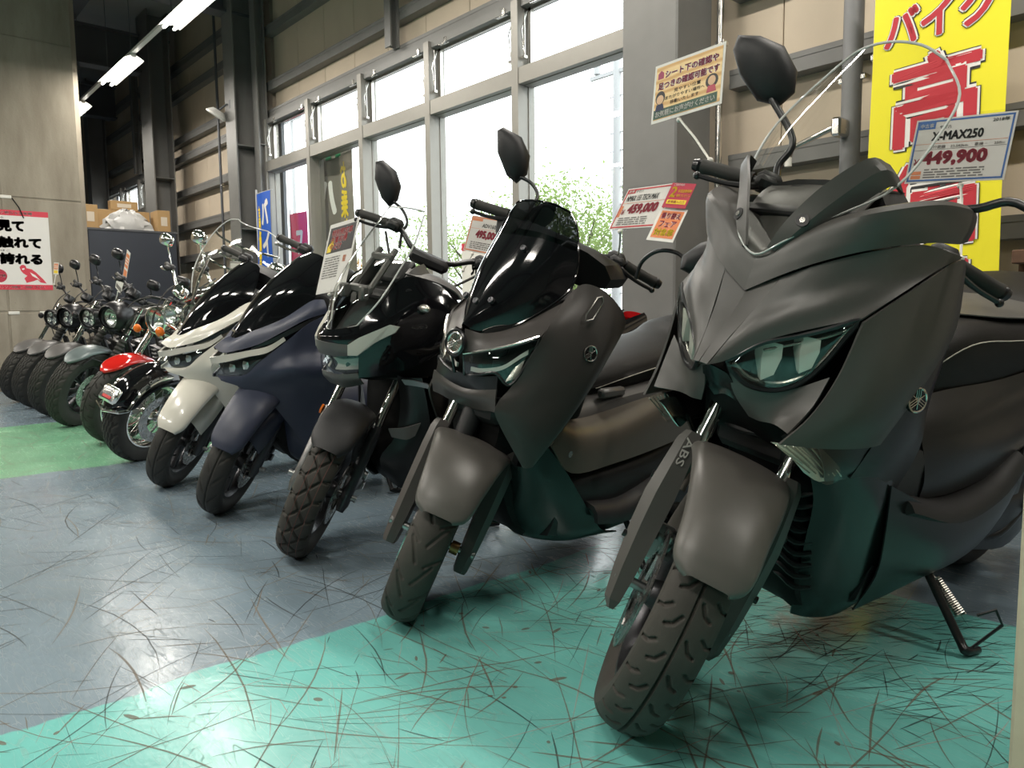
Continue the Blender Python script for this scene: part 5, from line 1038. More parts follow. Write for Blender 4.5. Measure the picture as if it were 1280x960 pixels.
    b.pair('side_fairing', MB().surf([[(.10, .36, .60), (.16, .38, .56), (.20, .40, .48), (.19, .40, .36)], [(.13, .60, .62), (.18, .60, .58), (.21, .60, .50), (.20, .58, .36)], [(.15, .85, .66), (.19, .85, .62), (.21, .85, .54), (.20, .85, .40)], [(.14, 1.2, .72), (.18, 1.2, .68), (.19, 1.2, .62), (.17, 1.2, .52)], [(.06, 1.68, .80), (.08, 1.68, .78), (.08, 1.68, .76), (.06, 1.68, .72)]], 4, 4, t=.005), body)
    b.part('under_body', MB().loft([ring(.34, .17, .42, .20), ring(.55, .20, .42, .16), ring(.8, .20, .44, .17), ring(1.05, .17, .52, .26)], su=3), 'black_plastic')
    scooter_rear(b, 1.315, [(.52, .06, .64, .58, .02), (.60, .10, .68, .58, .03), (.75, .135, .73, .60, .03), (.92, .15, .76, .63, .03), (1.08, .155, .765, .65, .03), (1.18, .15, .80, .67, .03), (1.36, .13, .83, .72, .03), (1.55, .09, .84, .76, .025), (1.62, .04, .83, .78, .02)], body, wr=.245, ww=.13)
    b.part('tail_light', MB().loft([ring(1.68, .08, .81, .74), ring(1.72, .05, .80, .76)], su=2), 'red_lens')
    side_stand(b, (.29, .66, .046), (.15, .66, .22), False)
    handlebar(b, [(0, .47, 1.06), (.08, .48, 1.075), (.16, .52, 1.09), (.24, .55, 1.085), (.32, .58, 1.075)], (.20, .312), lever_m='dull_chrome')
    b.part('bar_cover', MB().loft([ring(.36, .08, 1.11, 1.02), ring(.43, .13, 1.125, 1.03), ring(.50, .14, 1.10, 1.04), ring(.55, .10, 1.08, 1.05)], su=3), 'black_plastic', steer=True)
    return b
commuter_scooter(-3.28, 1.22, 9, 3, 45, 'matte_navy', 'matte navy blue scooter with black visor beside the black adventure scooter', 260)
commuter_scooter(-3.98, 1.22, 9, 3, 45, 'pearl_white', 'pearl white scooter with black visor, partly behind the navy one', 220)
# ------------------------------------------------------------------ cruisers at the far end
def cruiser(name, label, X, Y, lean, yaw, steer, o):
    g = o.get; R = g('R', .32); b = Bike(name, label, X, Y, lean, yaw, steer, g('rake', 28), g('trail', .11), R, 'scooters and cruisers parked in the row', 'motorcycle', dz=-.010)
    rim = g('rim', .205); fx = .10; w = g('w', .13)
    front_wheel(b, w, rim, g('tread', 'cruiser'), g('disc_x', .07), .145, g('wheel_m', 'dark_alloy'), 'rubber', 7, nt=g('nt', 420), depth=.008, wire=g('wire', False))
    caliper(b, g('disc_x', .07)+.02*np.sign(g('disc_x', .07)), 150, .125, 'dark_alloy' if not g('wire') else 'alloy')
    up = g('tube_m', 'chrome')
    for s in (-1, 1):
        fo = b.part('fork_tube', MB().cyl(b.fk(s*fx, .18), b.fk(s*fx, .74), g('tube_r', .02), n=18), up, steer=True)
        b.part('fork_lower', MB().tube([b.fk(s*fx, -.04), b.fk(s*fx, -.01), b.fk(s*fx, .22), b.fk(s*fx, .27)], [.018, .027, .026, .03], 16), g('low_m', 'satin_black'), fo, True)
        if g('gaiter'):
            pts = [b.fk(s*fx, .27+.016*i) for i in range(13)]; b.part('fork_gaiter', MB().tube(pts, [.034 if i % 2 else .026 for i in range(13)], 16), 'rubber', fo, True)
    mudguard(b, g('fender', ((52, .012, .022, .002), (58, .044, .024, .006), (68, .066, .026, .014), (84, .070, .028, .020), (102, .068, .028, .020), (120, .05, .028, .016), (132, .02, .028, .006))), g('fender_m', 'graphite'))
    for s in (-1, 1): b.part('mudguard_stay', MB().tube([b.fk(s*.078, .24, .02), (s*.078, -.05, R+R*.92), (s*.075, -.13, R+R*.80)], .006, 8), g('stay_m', 'satin_black'), steer=True)
    hm = g('head_m', 'satin_black'); c = b.fk(0, .58, .11)+V(*g('head_d', (0, 0, 0))); hr = g('head_r', .085); n = V(0, -1, -.02)
    h = b.part('headlight', MB().lathe([(0, .13), (hr*.55, .12), (hr*.92, .06), (hr*1.02, .0), (hr*1.04, -.02), (hr*.94, -.024), (hr*.92, -.005)], c=c, ax=(0, 1, .02), n=32), hm, steer=True)
    b.part('lens', MB().lathe([(0, -.022), (hr*.5, -.019), (hr*.94, -.004)], c=c, ax=(0, 1, .02), n=28), 'lamp_lens', h, True, smooth=180)
    b.part('lamp_reflector', MB().lathe([(0, .06), (hr*.5, .045), (hr*.92, .0)], c=c, ax=(0, 1, .02), n=28), 'dark_alloy' if g('led') else 'reflector', h, True)
    if g('led'):
        for dx, dz in ((-.03, .03), (.03, .03), (-.03, -.03), (.03, -.03)): b.part('led_lamp', MB().lathe([(0, .03), (.014, .02), (.024, -.002), (.027, .0)], c=c+V(dx, 0, dz), ax=(0, 1, .02), n=16), 'reflector', h, True)
    else: b.part('bulb_shield', MB().ball(c+V(0, .02, 0), .02, 12), 'dull_chrome', h, True)
    if g('shroud'):
        b.part('headlight_shroud', MB().lathe([(hr*1.1, -.045), (hr*1.28, -.03), (hr*1.45, .03), (hr*1.3, .12), (hr*1.22, .12), (hr*1.36, .03), (hr*1.2, -.02), (hr*1.1, -.03)], c=c+V(0, 0, .01), ax=(0, 1, .02), n=32), 'satin_black', steer=True)
    q = MB(); q.box(b.fk(0, .50), (.25, .05, .035), rot('x', -28), bev=.012); q.box(b.fk(0, .70), (.24, .05, .03), rot('x', -28), bev=.012); b.part('fork_clamp', q, g('clamp_m', 'satin_black'), steer=True) if not g('wire') else b.part('fork_clamp', q, 'dull_chrome', steer=True)
    zb = R+.70*.88+.04
    handlebar(b, [(0, .40, zb+.02), (.10, .42, zb+.09), (.20, .47, zb+g('rise', .10)), (.30, .53, zb+g('rise', .10)), (.40, .60, zb+g('rise', .10)-.02)], (.275, .39), m_=g('bar_m', 'satin_black'), lever_m=g('lever_m', 'satin_black'))
    b.part('speedometer', MB().lathe([(0, .03), (.045, .03), (.052, .02), (.05, -.03), (.03, -.045), (0, -.045)], c=(0, .36, zb+.09), ax=(0, .6, .8), n=24), g('bar_m', 'satin_black'), steer=True)
    for s in (-1, 1):
        mm = g('mirror_m', 'satin_black')
        x0 = .25; zz = zb+g('rise', .10)
        mirror(b, (s*x0, .50, zz), [(s*(x0+.02), .50, zz+.06), (s*(x0+.05), .51, zz+.10)], (s*(x0+.07), .50, zz+.19), .12, .085, (-.1*s, .97, -.1), (0, 0, 1), m_=mm, back_m=mm, stem_r=.005, steer=True, facet=2, shape=[(-.5, 0), (-.4, .42), (0, .52), (.4, .42), (.5, 0), (.4, -.42), (0, -.52), (-.4, -.42)])
        ts = g('signal', (.20, .56, .02)); q = MB(); cc = b.fk(s*ts[0], ts[1], ts[2]); q.tube([b.fk(s*.11, ts[1], ts[2]), cc], .008, 8); t_ = b.part('turn_signal', q, g('signal_stalk', 'satin_black'), steer=True); b.part('lens', MB().ball(cc+V(0, -.012, 0), .03, 14, (1, .75, 1)), g('signal_m', 'satin_black'), t_, True)
    for dx in (-.05, .05, .12): b.part('cable', MB().tube([(dx*3, .50, zb+.10), (dx*1.5, .30, zb+.06), (dx, .20, zb-.12), (dx*.8, .26, zb-.3)], .005, 6, sm=5), 'rubber', steer=True)
    if g('passing'):
        q = MB(); y0, t0 = .06, .52; q.tube([b.fk(-.20, t0, y0), b.fk(0, t0-.01, y0+.02), b.fk(.20, t0, y0)], .012, 10, sm=4); lb = b.part('light_bar', q, 'chrome', steer=True)
        for s in (-1, 1):
            cc = b.fk(s*.155, t0+.05, y0+.05); p = b.part('passing_lamp', MB().lathe([(0, .08), (.03, .07), (.055, .02), (.06, -.005), (.054, -.012), (.052, 0)], c=cc, ax=(0, 1, .02), n=26), 'chrome', steer=True); b.part('lens', MB().lathe([(0, -.012), (.03, -.009), (.054, 0)], c=cc, ax=(0, 1, .02), n=24), 'lamp_lens', p, True, smooth=180); b.part('lamp_reflector', MB().lathe([(0, .04), (.03, .03), (.053, .002)], c=cc, ax=(0, 1, .02), n=24), 'reflector', p, True)
    if g('windshield'):
        zc = c[2]; r = []
        for k_, (dz, hw, dy) in enumerate(((.10, .16, .02), (.20, .24, .06), (.32, .27, .12), (.45, .26, .20), (.54, .20, .26), (.57, .12, .285))):
            r.append([(k*hw, c[1]+.02+dy+.10*k*k*hw/.27, zc+dz) for k in (-1, -.6, 0, .6, 1)])
        A = np.asarray(r); A = np.stack([cr(A[:, j], 4) for j in range(5)], 1); A = np.stack([cr(A[i], 5) for i in range(A.shape[0])], 0)
        ws = b.part('windshield', MB().grid(A), 'windshield_clear', steer=True, smooth=180); b.part('windshield_rim', MB().tube(np.vstack([A[:, 0], A[-1], A[::-1, -1]]), .0035, 6), 'screen_edge', ws, True)
        for z in (8, 12):
            b.part('windshield_brace', MB().tube(A[z]+V(0, .008, 0), .007, 8), 'chrome', ws, True)
        for s in (-1, 1): b.part('windshield_stay', MB().tube([b.fk(s*.11, .62, .03), (s*.12, c[1]+.10, zc+.18), (s*.13, c[1]+.17, zc+.34)], .009, 8, sm=4), 'chrome', ws, True)
    bm = g('body_m', 'satin_black')
    b.part('fuel_tank', MB().loft([ring(.42, .05, .86, .76), ring(.50, .11, .92, .74), ring(.66, .145, .94, .72), ring(.84, .13, .89, .70), ring(.98, .07, .80, .70)], su=4), bm, smooth=60)
    b.part('seat', MB().loft([ring(.94, .08, .74, .68), ring(1.08, .14, .73, .66), ring(1.25, .15, .72, .66), ring(1.36, .12, .77, .67), ring(1.6, .09, .80, .72), ring(1.68, .04, .79, .75)], su=3), 'leather', smooth=60)
    q = MB(); base = g('base', 1.52)
    q.tube([(0, .30, .74), (0, .55, .72), (0, 1.0, .66), (0, 1.45, .68)], .022, 10, sm=4)
    for s in (-1, 1): q.tube([(s*.03, .33, .66), (s*.12, .42, .36), (s*.13, .60, .20), (s*.13, .95, .20), (s*.12, 1.12, .40), (s*.10, 1.10, .66)], .017, 10, sm=4)
    b.part('frame', q, 'satin_black')
    q = MB(); q.loft([ring(.52, .10, .40, .20), ring(.62, .13, .42, .18), ring(.90, .14, .42, .18), ring(1.02, .10, .38, .2)], su=3); q.box((0, .66, .53), (.15, .13, .24), rot('x', 12), bev=.02); q.box((0, .84, .53), (.15, .13, .24), rot('x', -20), bev=.02); e = b.part('engine', q, 'dark_alloy')
    for i in range(6):
        b.part('cooling_fin', MB().box((0, .66-.007*i, .44+.035*i), (.20, .17, .006), rot('x', 12)), 'dark_alloy' if not g('wire') else 'alloy', e)
        b.part('cooling_fin', MB().box((0, .84+.010*i, .44+.035*i), (.20, .17, .006), rot('x', -20)), 'dark_alloy' if not g('wire') else 'alloy', e)
    b.part('radiator', MB().box((0, .47, .50), (.22, .04, .30), rot('x', 12), bev=.008), 'satin_black')
    q = MB(); q.tube([(-.06, .58, .40), (-.12, .50, .30), (-.15, .62, .20), (-.16, 1.0, .22), (-.17, 1.2, .26)], .022, 12, sm=4); q.tube([(-.17, 1.18, .255), (-.175, 1.25, .27), (-.18, 1.65, .34), (-.18, 1.70, .35)], [.03, .048, .048, .035], 16); b.part('exhaust', q, g('exhaust_m', 'dark_alloy'))
    rw = b.part('rear_wheel', at(wheel(.31, .15, .195, 7), (0, base, .31)), g('wheel_m', 'dark_alloy')); b.part('tyre', at(tyre(.31, .15, .195, 'cruiser', 160), (0, base, .31)), 'rubber', rw, smooth=50, weld=False)
    rows = [[(k*.09, base-cos(R_(p))*(.345-(.02*abs(k)**2.5)), .31+sin(R_(p))*(.345-(.02*abs(k)**2.5))) for k in (-1, -.6, 0, .6, 1)] for p in (60, 85, 110, 135, 160)]
    b.part('rear_mudguard', MB().surf(rows, 3, 3, t=.004), bm)
    b.part('tail_light', MB().box((0, base+.30, .56), (.10, .04, .06), bev=.012), 'red_lens')
    for s in (-1, 1): b.part('swing_arm', MB().tube([(s*.11, 1.02, .34), (s*.11, base, .31)], .02, 10), 'satin_black'); b.part('rear_shock', MB().tube([(s*.13, base-.04, .36), (s*.12, base-.16, .66)], .022, 10), 'spring_steel'); b.part('foot_peg', MB().tube([(s*.14, .66, .30), (s*.27, .66, .31)], .014, 10), 'rubber')
    side_stand(b, (.30, .80, .042), (.14, .80, .22), False)
    if g('bumper'):
        q = MB(); P = []
        for ph in (26, 30, 45, 62, 80, 98):
            t = R_(ph); r_ = R+.030; P.append((.094, -cos(t)*(r_-.055), R+sin(t)*(r_-.055)))
        L_ = cr(P, 4); full_ = np.vstack([L_[::-1], [(.085, -cos(R_(22))*(R+.02), R+sin(R_(22))*(R+.02)), (0, -cos(R_(18))*(R+.045), R+sin(R_(18))*(R+.045)), (-.085, -cos(R_(22))*(R+.02), R+sin(R_(22))*(R+.02))], L_*V(-1, 1, 1)])
        b.part('mudguard_trim', MB().tube(full_, .010, 8), 'chrome', steer=True)
        t = R_(34); d = V(0, -cos(t), sin(t)); tn = V(0, sin(t), cos(t)); cc = V(0, 0, R)+d*(R+.052)
        o_ = b.part('mudguard_lamp', MB().box(cc, (.13, .03, .09), np.stack([V(1, 0, 0), d, tn], 1), bev=.012), 'chrome', steer=True); b.part('lens', MB().box(cc+d*.012-tn*.02, (.07, .012, .022), np.stack([V(1, 0, 0), d, tn], 1), bev=.005), 'red_lens', o_, True)
        q = MB(); text_fit(q, 'Custom Classic', 0, 0, .15, .022, 0, .0)
        vv = np.vstack(q.v); Tt = np.array([(.0985, -cos(R_(48)+p[0]/(R-.0))*(R-.012+p[1]), R+sin(R_(48)+p[0]/R)*(R-.012+p[1])) for p in vv]); b.part('mudguard_script', MB().add(Tt, q.f), 'white_lettering', steer=True, smooth=0)
    return b
big_f = ((22, .06, .030, .05), (32, .094, .034, .085), (48, .096, .036, .095), (66, .097, .036, .10), (86, .097, .036, .10), (108, .096, .036, .09), (130, .09, .034, .07), (150, .06, .03, .04))
cruiser('classic_cruiser', 'black classic cruiser with chrome trimmed mudguard and tall windshield, next to the white scooter', -4.79, 1.30, 8, 2, 26,
        dict(R=.295, rim=.20, rake=31, trail=.12, w=.13, wire=True, wheel_m='chrome', fender=big_f, fender_m='gloss_black', tube_m='chrome', tube_r=.026, low_m='alloy', head_m='chrome', head_r=.095, head_d=(0, .03, .02), bar_m='chrome', lever_m='chrome', mirror_m='chrome', passing=True, windshield=True, bumper=True, body_m='gloss_black', exhaust_m='chrome', stay_m='chrome', signal_m='amber_lens', signal=(.20, .46, .06), signal_stalk='chrome', rise=.12, disc_x=.075))
cruiser('classic_cruiser', 'cruiser with bright red front mudguard and chrome wire wheel', -5.62, 1.36, 8, 2, 28,
        dict(R=.305, rim=.215, rake=30, w=.12, tread='sport', wire=True, wheel_m='chrome', fender_m='red_gloss', tube_m='chrome', tube_r=.024, low_m='alloy', head_m='chrome', head_r=.09, bar_m='chrome', lever_m='chrome', mirror_m='chrome', body_m='red_gloss', exhaust_m='chrome', stay_m='chrome', signal_m='amber_lens', signal=(.16, .48, .05), signal_stalk='chrome', rise=.16))
cruiser('bobber', 'bobber with satin teal-grey front mudguard and wide round headlight', -6.68, 1.34, 8, 3, 33, dict(fender_m='teal_grey', shroud=True, head_r=.08, gaiter=True, nt=360))
cruiser('bobber', 'bobber with four-lamp headlight, third from the concrete wall', -7.48, 1.35, 8, 3, 33, dict(fender_m='graphite', led=True, nt=340))
cruiser('bobber', 'bobber with hooded black headlight, second from the concrete wall', -8.28, 1.35, 8, 3, 33, dict(fender_m='graphite', led=True, shroud=True, gaiter=True, nt=340))
cruiser('bobber', 'bobber parked closest to the concrete wall and its poster', -8.98, 1.34, 8, 3, 33, dict(fender_m='graphite', led=True, nt=340))
# ------------------------------------------------------------------ printed things
mat('paper', (.72, .70, .66), .5, spec=.4, var=.02, scale=10)
mat('print_red', (.52, .02, .03), .5); mat('print_crimson', (.42, .02, .05), .45); mat('print_black', (.012, .012, .012), .5); mat('print_grey', (.16, .15, .14), .5); mat('print_blue', (.03, .13, .40), .5)
mat('print_yellow', (.85, .62, .02), .5); mat('print_pink', (.62, .04, .07), .45); mat('print_green', (.015, .07, .04), .5); mat('print_wine', (.33, .03, .09), .5); mat('print_orange', (.70, .22, .08), .5); mat('print_white', (.80, .78, .74), .5); mat('print_skin', (.70, .45, .28), .6); mat('print_navy', (.02, .03, .08), .6)
mat('banner_yellow', (.83, .74, .01), .6, var=.03, scale=6); mat('banner_red', (.50, .015, .03), .6); mat('banner_green', (.01, .20, .07), .6); mat('banner_blue', (.015, .10, .50), .6, var=.04, scale=6); mat('banner_pink', (.75, .02, .09), .6); mat('banner_grey', (.20, .18, .15), .7)
mat('bark', (.10, .085, .07), .9, var=.3, scale=20); mat('pole_grey', (.42, .42, .42), .5)
def wood_print():
    mt, nt, p = nodes('print_wood'); N, L = nt.nodes, nt.links; tc = N.new('ShaderNodeTexCoord'); w = N.new('ShaderNodeTexWave'); w.bands_direction = 'Y'; w.inputs['Scale'].default_value = 9; w.inputs['Distortion'].default_value = 1.6; w.inputs['Detail'].default_value = 3
    L.new(tc.outputs['Object'], w.inputs[0]); r = N.new('ShaderNodeValToRGB'); r.color_ramp.elements[0].color = (.60, .33, .10, 1); r.color_ramp.elements[1].color = (.80, .56, .26, 1); r.color_ramp.elements[0].position = .0; r.color_ramp.elements[1].position = .35; L.new(w.outputs[0], r.inputs[0]); L.new(r.outputs[0], p.inputs['Base Color']); p.inputs['Roughness'].default_value = .45; MATS['print_wood'] = mt
def leaf_mat(name, col):
    mt, nt, p = nodes(name); N, L = nt.nodes, nt.links; tr = N.new('ShaderNodeBsdfTranslucent'); tr.inputs[0].default_value = (*[min(1, c*1.5) for c in col], 1); mx = N.new('ShaderNodeMixShader'); mx.inputs[0].default_value = .5
    p.inputs['Base Color'].default_value = (*col, 1); p.inputs['Roughness'].default_value = .5; L.new(p.outputs[0], mx.inputs[1]); L.new(tr.outputs[0], mx.inputs[2]); L.new(mx.outputs[0], N['Material Output'].inputs[0]); MATS[name] = mt
leaf_mat('foliage_green', (.20, .27, .09)); leaf_mat('foliage_autumn', (.40, .24, .10))
wood_print()
def frame4(pos, R):
    M = Matrix.Identity(4)
    for i in range(3):
        for j in range(3): M[i][j] = R[i][j]
        M[i][3] = pos[i]
    return M
class Card:
    """a printed sheet: x right, y up, z towards the reader; bottom-left of the sheet at (0, 0)"""
    def __init__(s, name, label, cat, w, h, M, m_='paper', t=.0012, centred=True, sleeve=True, group=None):
        s.w, s.h = w, h; s.o = (-w/2, -h/2) if centred else (0, 0); s.e = empty(name, M=M); tag(s.e, label, cat, group); s.k = 0
        x, y = s.o; MB().box((x+w/2, y+h/2, -t/2), (w, h, t)).build('sheet', m_, s.e, smooth=0)
        if sleeve: MB().box((x+w/2, y+h/2, .0032), (w+.012, h+.010, .0006)).build('sleeve', 'clear_sleeve', s.e, smooth=0)
    def rect(s, name, x, y, w, h, m_, z=.0004): MB().box((s.o[0]+x+w/2, s.o[1]+y+h/2, z), (w, h, .0004)).build(name, m_, s.e, smooth=0)
    def poly(s, name, pts, m_, z=.0005): MB().prism([(s.o[0]+x, s.o[1]+y, z) for x, y in pts], (0, 0, 1), .0003).build(name, m_, s.e, smooth=0)
    def text(s, name, body, x, y, w, h, m_, bold=.02, z=.0010, mirror=False, shear=0., halo=None):
        if halo: text_fit(q := MB(), body, s.o[0]+x-.0, s.o[1]+y, w, h, z-.0003, bold+halo[1], mirror, shear); q.build(name+'_outline', halo[0], s.e, smooth=0)
        q = MB(); text_fit(q, body, s.o[0]+x, s.o[1]+y, w, h, z, bold, mirror, shear); q.build(name, m_, s.e, smooth=0, weld=False)
    def frame(s, name, i, t, m_):
        q = MB(); w, h = s.w, s.h
        for cx, cy, dx, dy in ((w/2, i+t/2, w-2*i, t), (w/2, h-i-t/2, w-2*i, t), (i+t/2, h/2, t, h-2*i), (w-i-t/2, h/2, t, h-2*i)): q.box((s.o[0]+cx, s.o[1]+cy, .0004), (dx, dy, .0004))
        q.build(name, m_, s.e, smooth=0)
    def lines(s, x, y, w, h, n, m_='print_grey', seed=1):
        rg = random.Random(seed); q = MB()
        for i in range(n):
            yy = y+h-(i+.5)*h/n; xx = x
            while xx < x+w:
                l = min(rg.uniform(.006, .03), x+w-xx); q.box((s.o[0]+xx+l/2, s.o[1]+yy, .0006), (l, h/n*.5, .0003)); xx += l+rg.uniform(.002, .006)
        q.build('fine_print', m_, s.e, smooth=0)['kind'] = 'stuff'
    def to(s, p): return tuple(np.array(s.e.matrix_world.inverted()@Vector(p))-V(s.o[0], s.o[1], 0))
    def clip(s, x, foot):
        """clear clip on the lower edge with a white jointed stem down to foot (card coordinates)"""
        x0, y0 = s.o[0]+x, s.o[1]; q = MB().box((x0, y0+.002, .0), (.05, .012, .010), bev=.003); q.build('clip', 'clear_sleeve', s.e, smooth=0)
        f = V(*foot)+V(s.o[0], s.o[1], 0); k = MB().tube([(x0, y0-.006, 0), V(x0, y0-.006, 0)*.5+f*.5+V(.004, 0, 0), f], .0030, 8); k.ball((x0, y0-.010, 0), .007); k.ball(f, .008); k.build('clip_stem', 'white_plastic', s.e)
# price card of the nearest scooter
c = Card('price_card', 'blue-edged price card in a clear sleeve above the nearest scooter', 'price card', .215, .152, frame4((-.652, 1.952, 1.222), [[.994, .099, -.035], [-.051, .158, -.986], [-.092, .982, .162]]))
c.frame('border', .004, .004, 'print_blue'); c.rect('corner_tag', .008, .128, .038, .016, 'print_blue'); c.text('tag_lettering', '中古車', .012, .131, .030, .010, 'print_white', .02)
c.text('maker_name', 'ヤマハ', .056, .126, .026, .009, 'print_black'); c.text('model_year', '2018年', .168, .132, .034, .009, 'print_black'); c.text('model_name', 'X-MAX250', .042, .099, .112, .022, 'print_black', .05)
c.text('spec_row', '走行距離    23,542km     車検 −     250cc', .040, .080, .162, .008, 'print_grey', .005); c.rect('table_rule', .008, .078, .198, .0008, 'print_grey'); c.rect('table_rule', .008, .092, .198, .0008, 'print_orange')
c.text('price', '449,900', .030, .038, .142, .037, 'print_crimson', .07); c.text('currency', '¥', .012, .040, .014, .018, 'print_crimson', .02)
c.lines(.040, .010, .13, .024, 4, seed=3); c.rect('table_box', .012, .010, .022, .008, 'print_orange'); c.rect('table_box', .012, .020, .022, .008, 'print_orange'); c.clip(.128, c.to(BX.world((.235, .455, 1.095))))
# seat-check notice
c = Card('notice_card', 'wood-patterned notice card clipped to the nearest scooter grip', 'notice', .21, .165, frame4((-1.209, 1.678, 1.441), [[.996, -.08, .044], [.061, .218, -.974], [.068, .973, .222]]), sleeve=False)
c.rect('wood_print', .006, .008, .198, .149, 'print_wood'); c.text('headline', 'シート下の確認や', .034, .120, .160, .022, 'print_wine', .035, halo=('print_white', .05)); c.text('headline', '足つきの確認可能です', .014, .090, .184, .022, 'print_wine', .035, halo=('print_white', .05))
c.poly('house_mark', [(.012, .122), (.030, .122), (.030, .138), (.021, .146), (.012, .138)], 'print_wine')
c.text('body_lettering', '見やすい位置', .066, .072, .080, .011, 'print_black', .015); c.text('body_lettering', 'またがりやすい場所へ', .040, .057, .118, .011, 'print_black', .015); c.text('body_lettering', '移動いたします', .056, .042, .086, .011, 'print_black', .015)
c.rect('green_band', .006, .010, .190, .026, 'print_green', .0006); c.text('band_lettering', 'お気軽にお声がけください', .012, .014, .178, .017, 'print_white', .03, z=.0014)
def face(c, x, y, long_):
    c.poly('hair', [(x+.015*cos(t)*(1.2 if long_ else 1), y+.019*sin(t)-(.004 if long_ else -.002)) for t in np.arange(16)*pi/8], 'print_black', .0007); c.poly('face', [(x+.011*cos(t), y-.003+.013*sin(t)) for t in np.arange(14)*pi/7], 'print_skin', .0010); c.poly('shirt', [(x-.014, y-.034), (x+.014, y-.034), (x+.010, y-.016), (x-.010, y-.016)], 'print_crimson' if long_ else 'print_navy', .0009)
face(c, .178, .074, True); face(c, .024, .066, False); c.clip(.088, c.to(BX.world((-.345, .515, 1.08))))
# price card of the second scooter with two loose tags
R_n = [[.986, .128, -.111], [-.16, .494, -.855], [-.055, .86, .507]]
c = Card('price_card', 'white price card with red edge on the brown-grey scooter', 'price card', .21, .148, frame4((-1.451, 1.795, 1.164), R_n))
c.frame('border', .004, .005, 'print_red'); c.rect('corner_tag', .008, .128, .034, .014, 'print_red'); c.text('tag_lettering', '新車', .013, .130, .024, .010, 'print_white', .02); c.text('maker_name', 'ヤマハ', .046, .128, .032, .010, 'print_black', .01)
c.text('model_name', 'NMAX 155 TECH MAX', .018, .099, .140, .021, 'print_black', .022); c.text('price', '459,000', .046, .048, .132, .040, 'print_crimson', .07); c.text('currency', '¥', .022, .050, .014, .020, 'print_crimson', .02); c.rect('table_rule', .010, .092, .19, .0012, 'print_orange'); c.lines(.024, .012, .13, .030, 4, seed=5); c.rect('side_tag', .008, .044, .012, .04, 'print_orange'); c.clip(.06, c.to(BN.world((.17, .55, 1.10))))
c = Card('promo_tag', 'small red promotional tag with a yellow 2 on the price card', 'tag', .075, .082, frame4((-1.294, 1.763, 1.176), [[.981, .079, .176], [.111, .514, -.85], [-.157, .854, .496]]), 'print_crimson', sleeve=False)
c.text('numeral', '2', .008, .034, .018, .036, 'print_yellow', .03); c.text('tag_lettering', '年間盗難保険', .030, .050, .042, .011, 'print_yellow', .01); c.text('tag_lettering', '無料プレゼント', .030, .035, .042, .010, 'print_yellow', .01); c.text('tag_lettering', 'ご成約特典', .008, .072, .034, .008, 'print_white', .01); c.rect('yellow_bar', .008, .012, .061, .014, 'print_yellow'); c.text('tag_lettering', '新車購入の方', .012, .014, .053, .010, 'print_crimson', .01)
c = Card('promo_tag', 'orange trade-in fair tag with white rim under the price card', 'tag', .082, .110, frame4((-1.301, 1.719, 1.093), [[.971, .036, .236], [.176, .559, -.81], [-.161, .828, .537]]), sleeve=False)
c.rect('orange_print', .008, .010, .068, .092, 'print_orange'); c.text('tag_lettering', '乗り替え', .012, .074, .060, .022, 'print_crimson', .03, halo=('print_white', .04)); c.text('tag_lettering', 'フェア', .016, .046, .052, .022, 'print_crimson', .03, halo=('print_white', .04)); c.text('tag_lettering', '対象車', .012, .016, .060, .026, 'print_yellow', .03, halo=('print_black', .03))
# third scooter: price card and spec board
c = Card('price_card', 'white price card reading 495,000 behind the black visor', 'price card', .21, .16, frame4((-2.589, 2.127, 1.192), [[.968, .157, .194], [.157, .224, -.962], [-.194, .962, .192]]))
c.frame('border', .004, .005, 'print_orange'); c.text('model_name', 'ADV160', .075, .112, .080, .018, 'print_black', .02); c.text('price', '495,000', .048, .058, .132, .042, 'print_crimson', .07); c.rect('corner_tag', .010, .138, .060, .012, 'print_orange'); c.rect('corner_tag', .176, .122, .024, .020, 'print_red'); c.lines(.03, .014, .12, .034, 4, seed=8); c.rect('table_rule', .010, .104, .19, .0012, 'print_orange'); c.clip(.06, (.03, -.09, 0))
c = Card('spec_board', 'tall white spec board with red and black picture beside the clear screen', 'sign', .21, .30, frame4((-2.72, 1.475, 1.084), [[.995, -.094, .041], [.068, .308, -.949], [.077, .947, .312]]))
c.rect('picture_ground', .012, .170, .186, .112, 'print_black'); c.text('picture_lettering', '特別限定車\n先着お得\n今だけ', .030, .180, .150, .092, 'print_red', .04, halo=('print_white', .03)); c.poly('picture_shape', [(.016, .20), (.05, .235), (.06, .20), (.045, .175), (.016, .175)], 'print_yellow', .0007); c.lines(.018, .060, .11, .095, 9, seed=9); c.text('note', '限定', .150, .12, .022, .03, 'print_orange', .02); c.clip(.105, c.to(BA.world((-.33, .60, 1.12))))
# cards on the far motorcycles (each stands on a bar of its bike)
RF = [[.99, .06, .1], [.1, .1, -.98], [-.07, .99, .09]]
def ray_pt(px, py, d): 
    v = FW+RT*(px-640)/FOC-UP*(py-480)/FOC; return (V(0, 0, CAM_H)+v*d).round(3)
def small_card(pos, w, h, label, m1, m2, Rr=RF):
    c = Card('price_card', label, 'price card', w, h, frame4(pos, Rr), sleeve=False); c.rect('print_block', w*.08, h*.42, w*.84, h*.48, m1); c.rect('print_block', w*.08, h*.10, w*.84, h*.24, m2); c.lines(w*.15, h*.5, w*.7, h*.3, 3, 'print_white', 11); c.clip(w/2, (w*.5, -.10, .01))
small_card((-8.75, 1.607, 1.335), .15, .12, 'small card on the motorcycle closest to the concrete wall', 'print_orange', 'print_yellow')
small_card((-7.1, 1.834, 1.285), .10, .26, 'narrow orange and white card standing before the dark cabinet', 'print_orange', 'print_orange', [[.93, .33, .1], [-.05, .1, -.99], [-.34, .93, .08]])
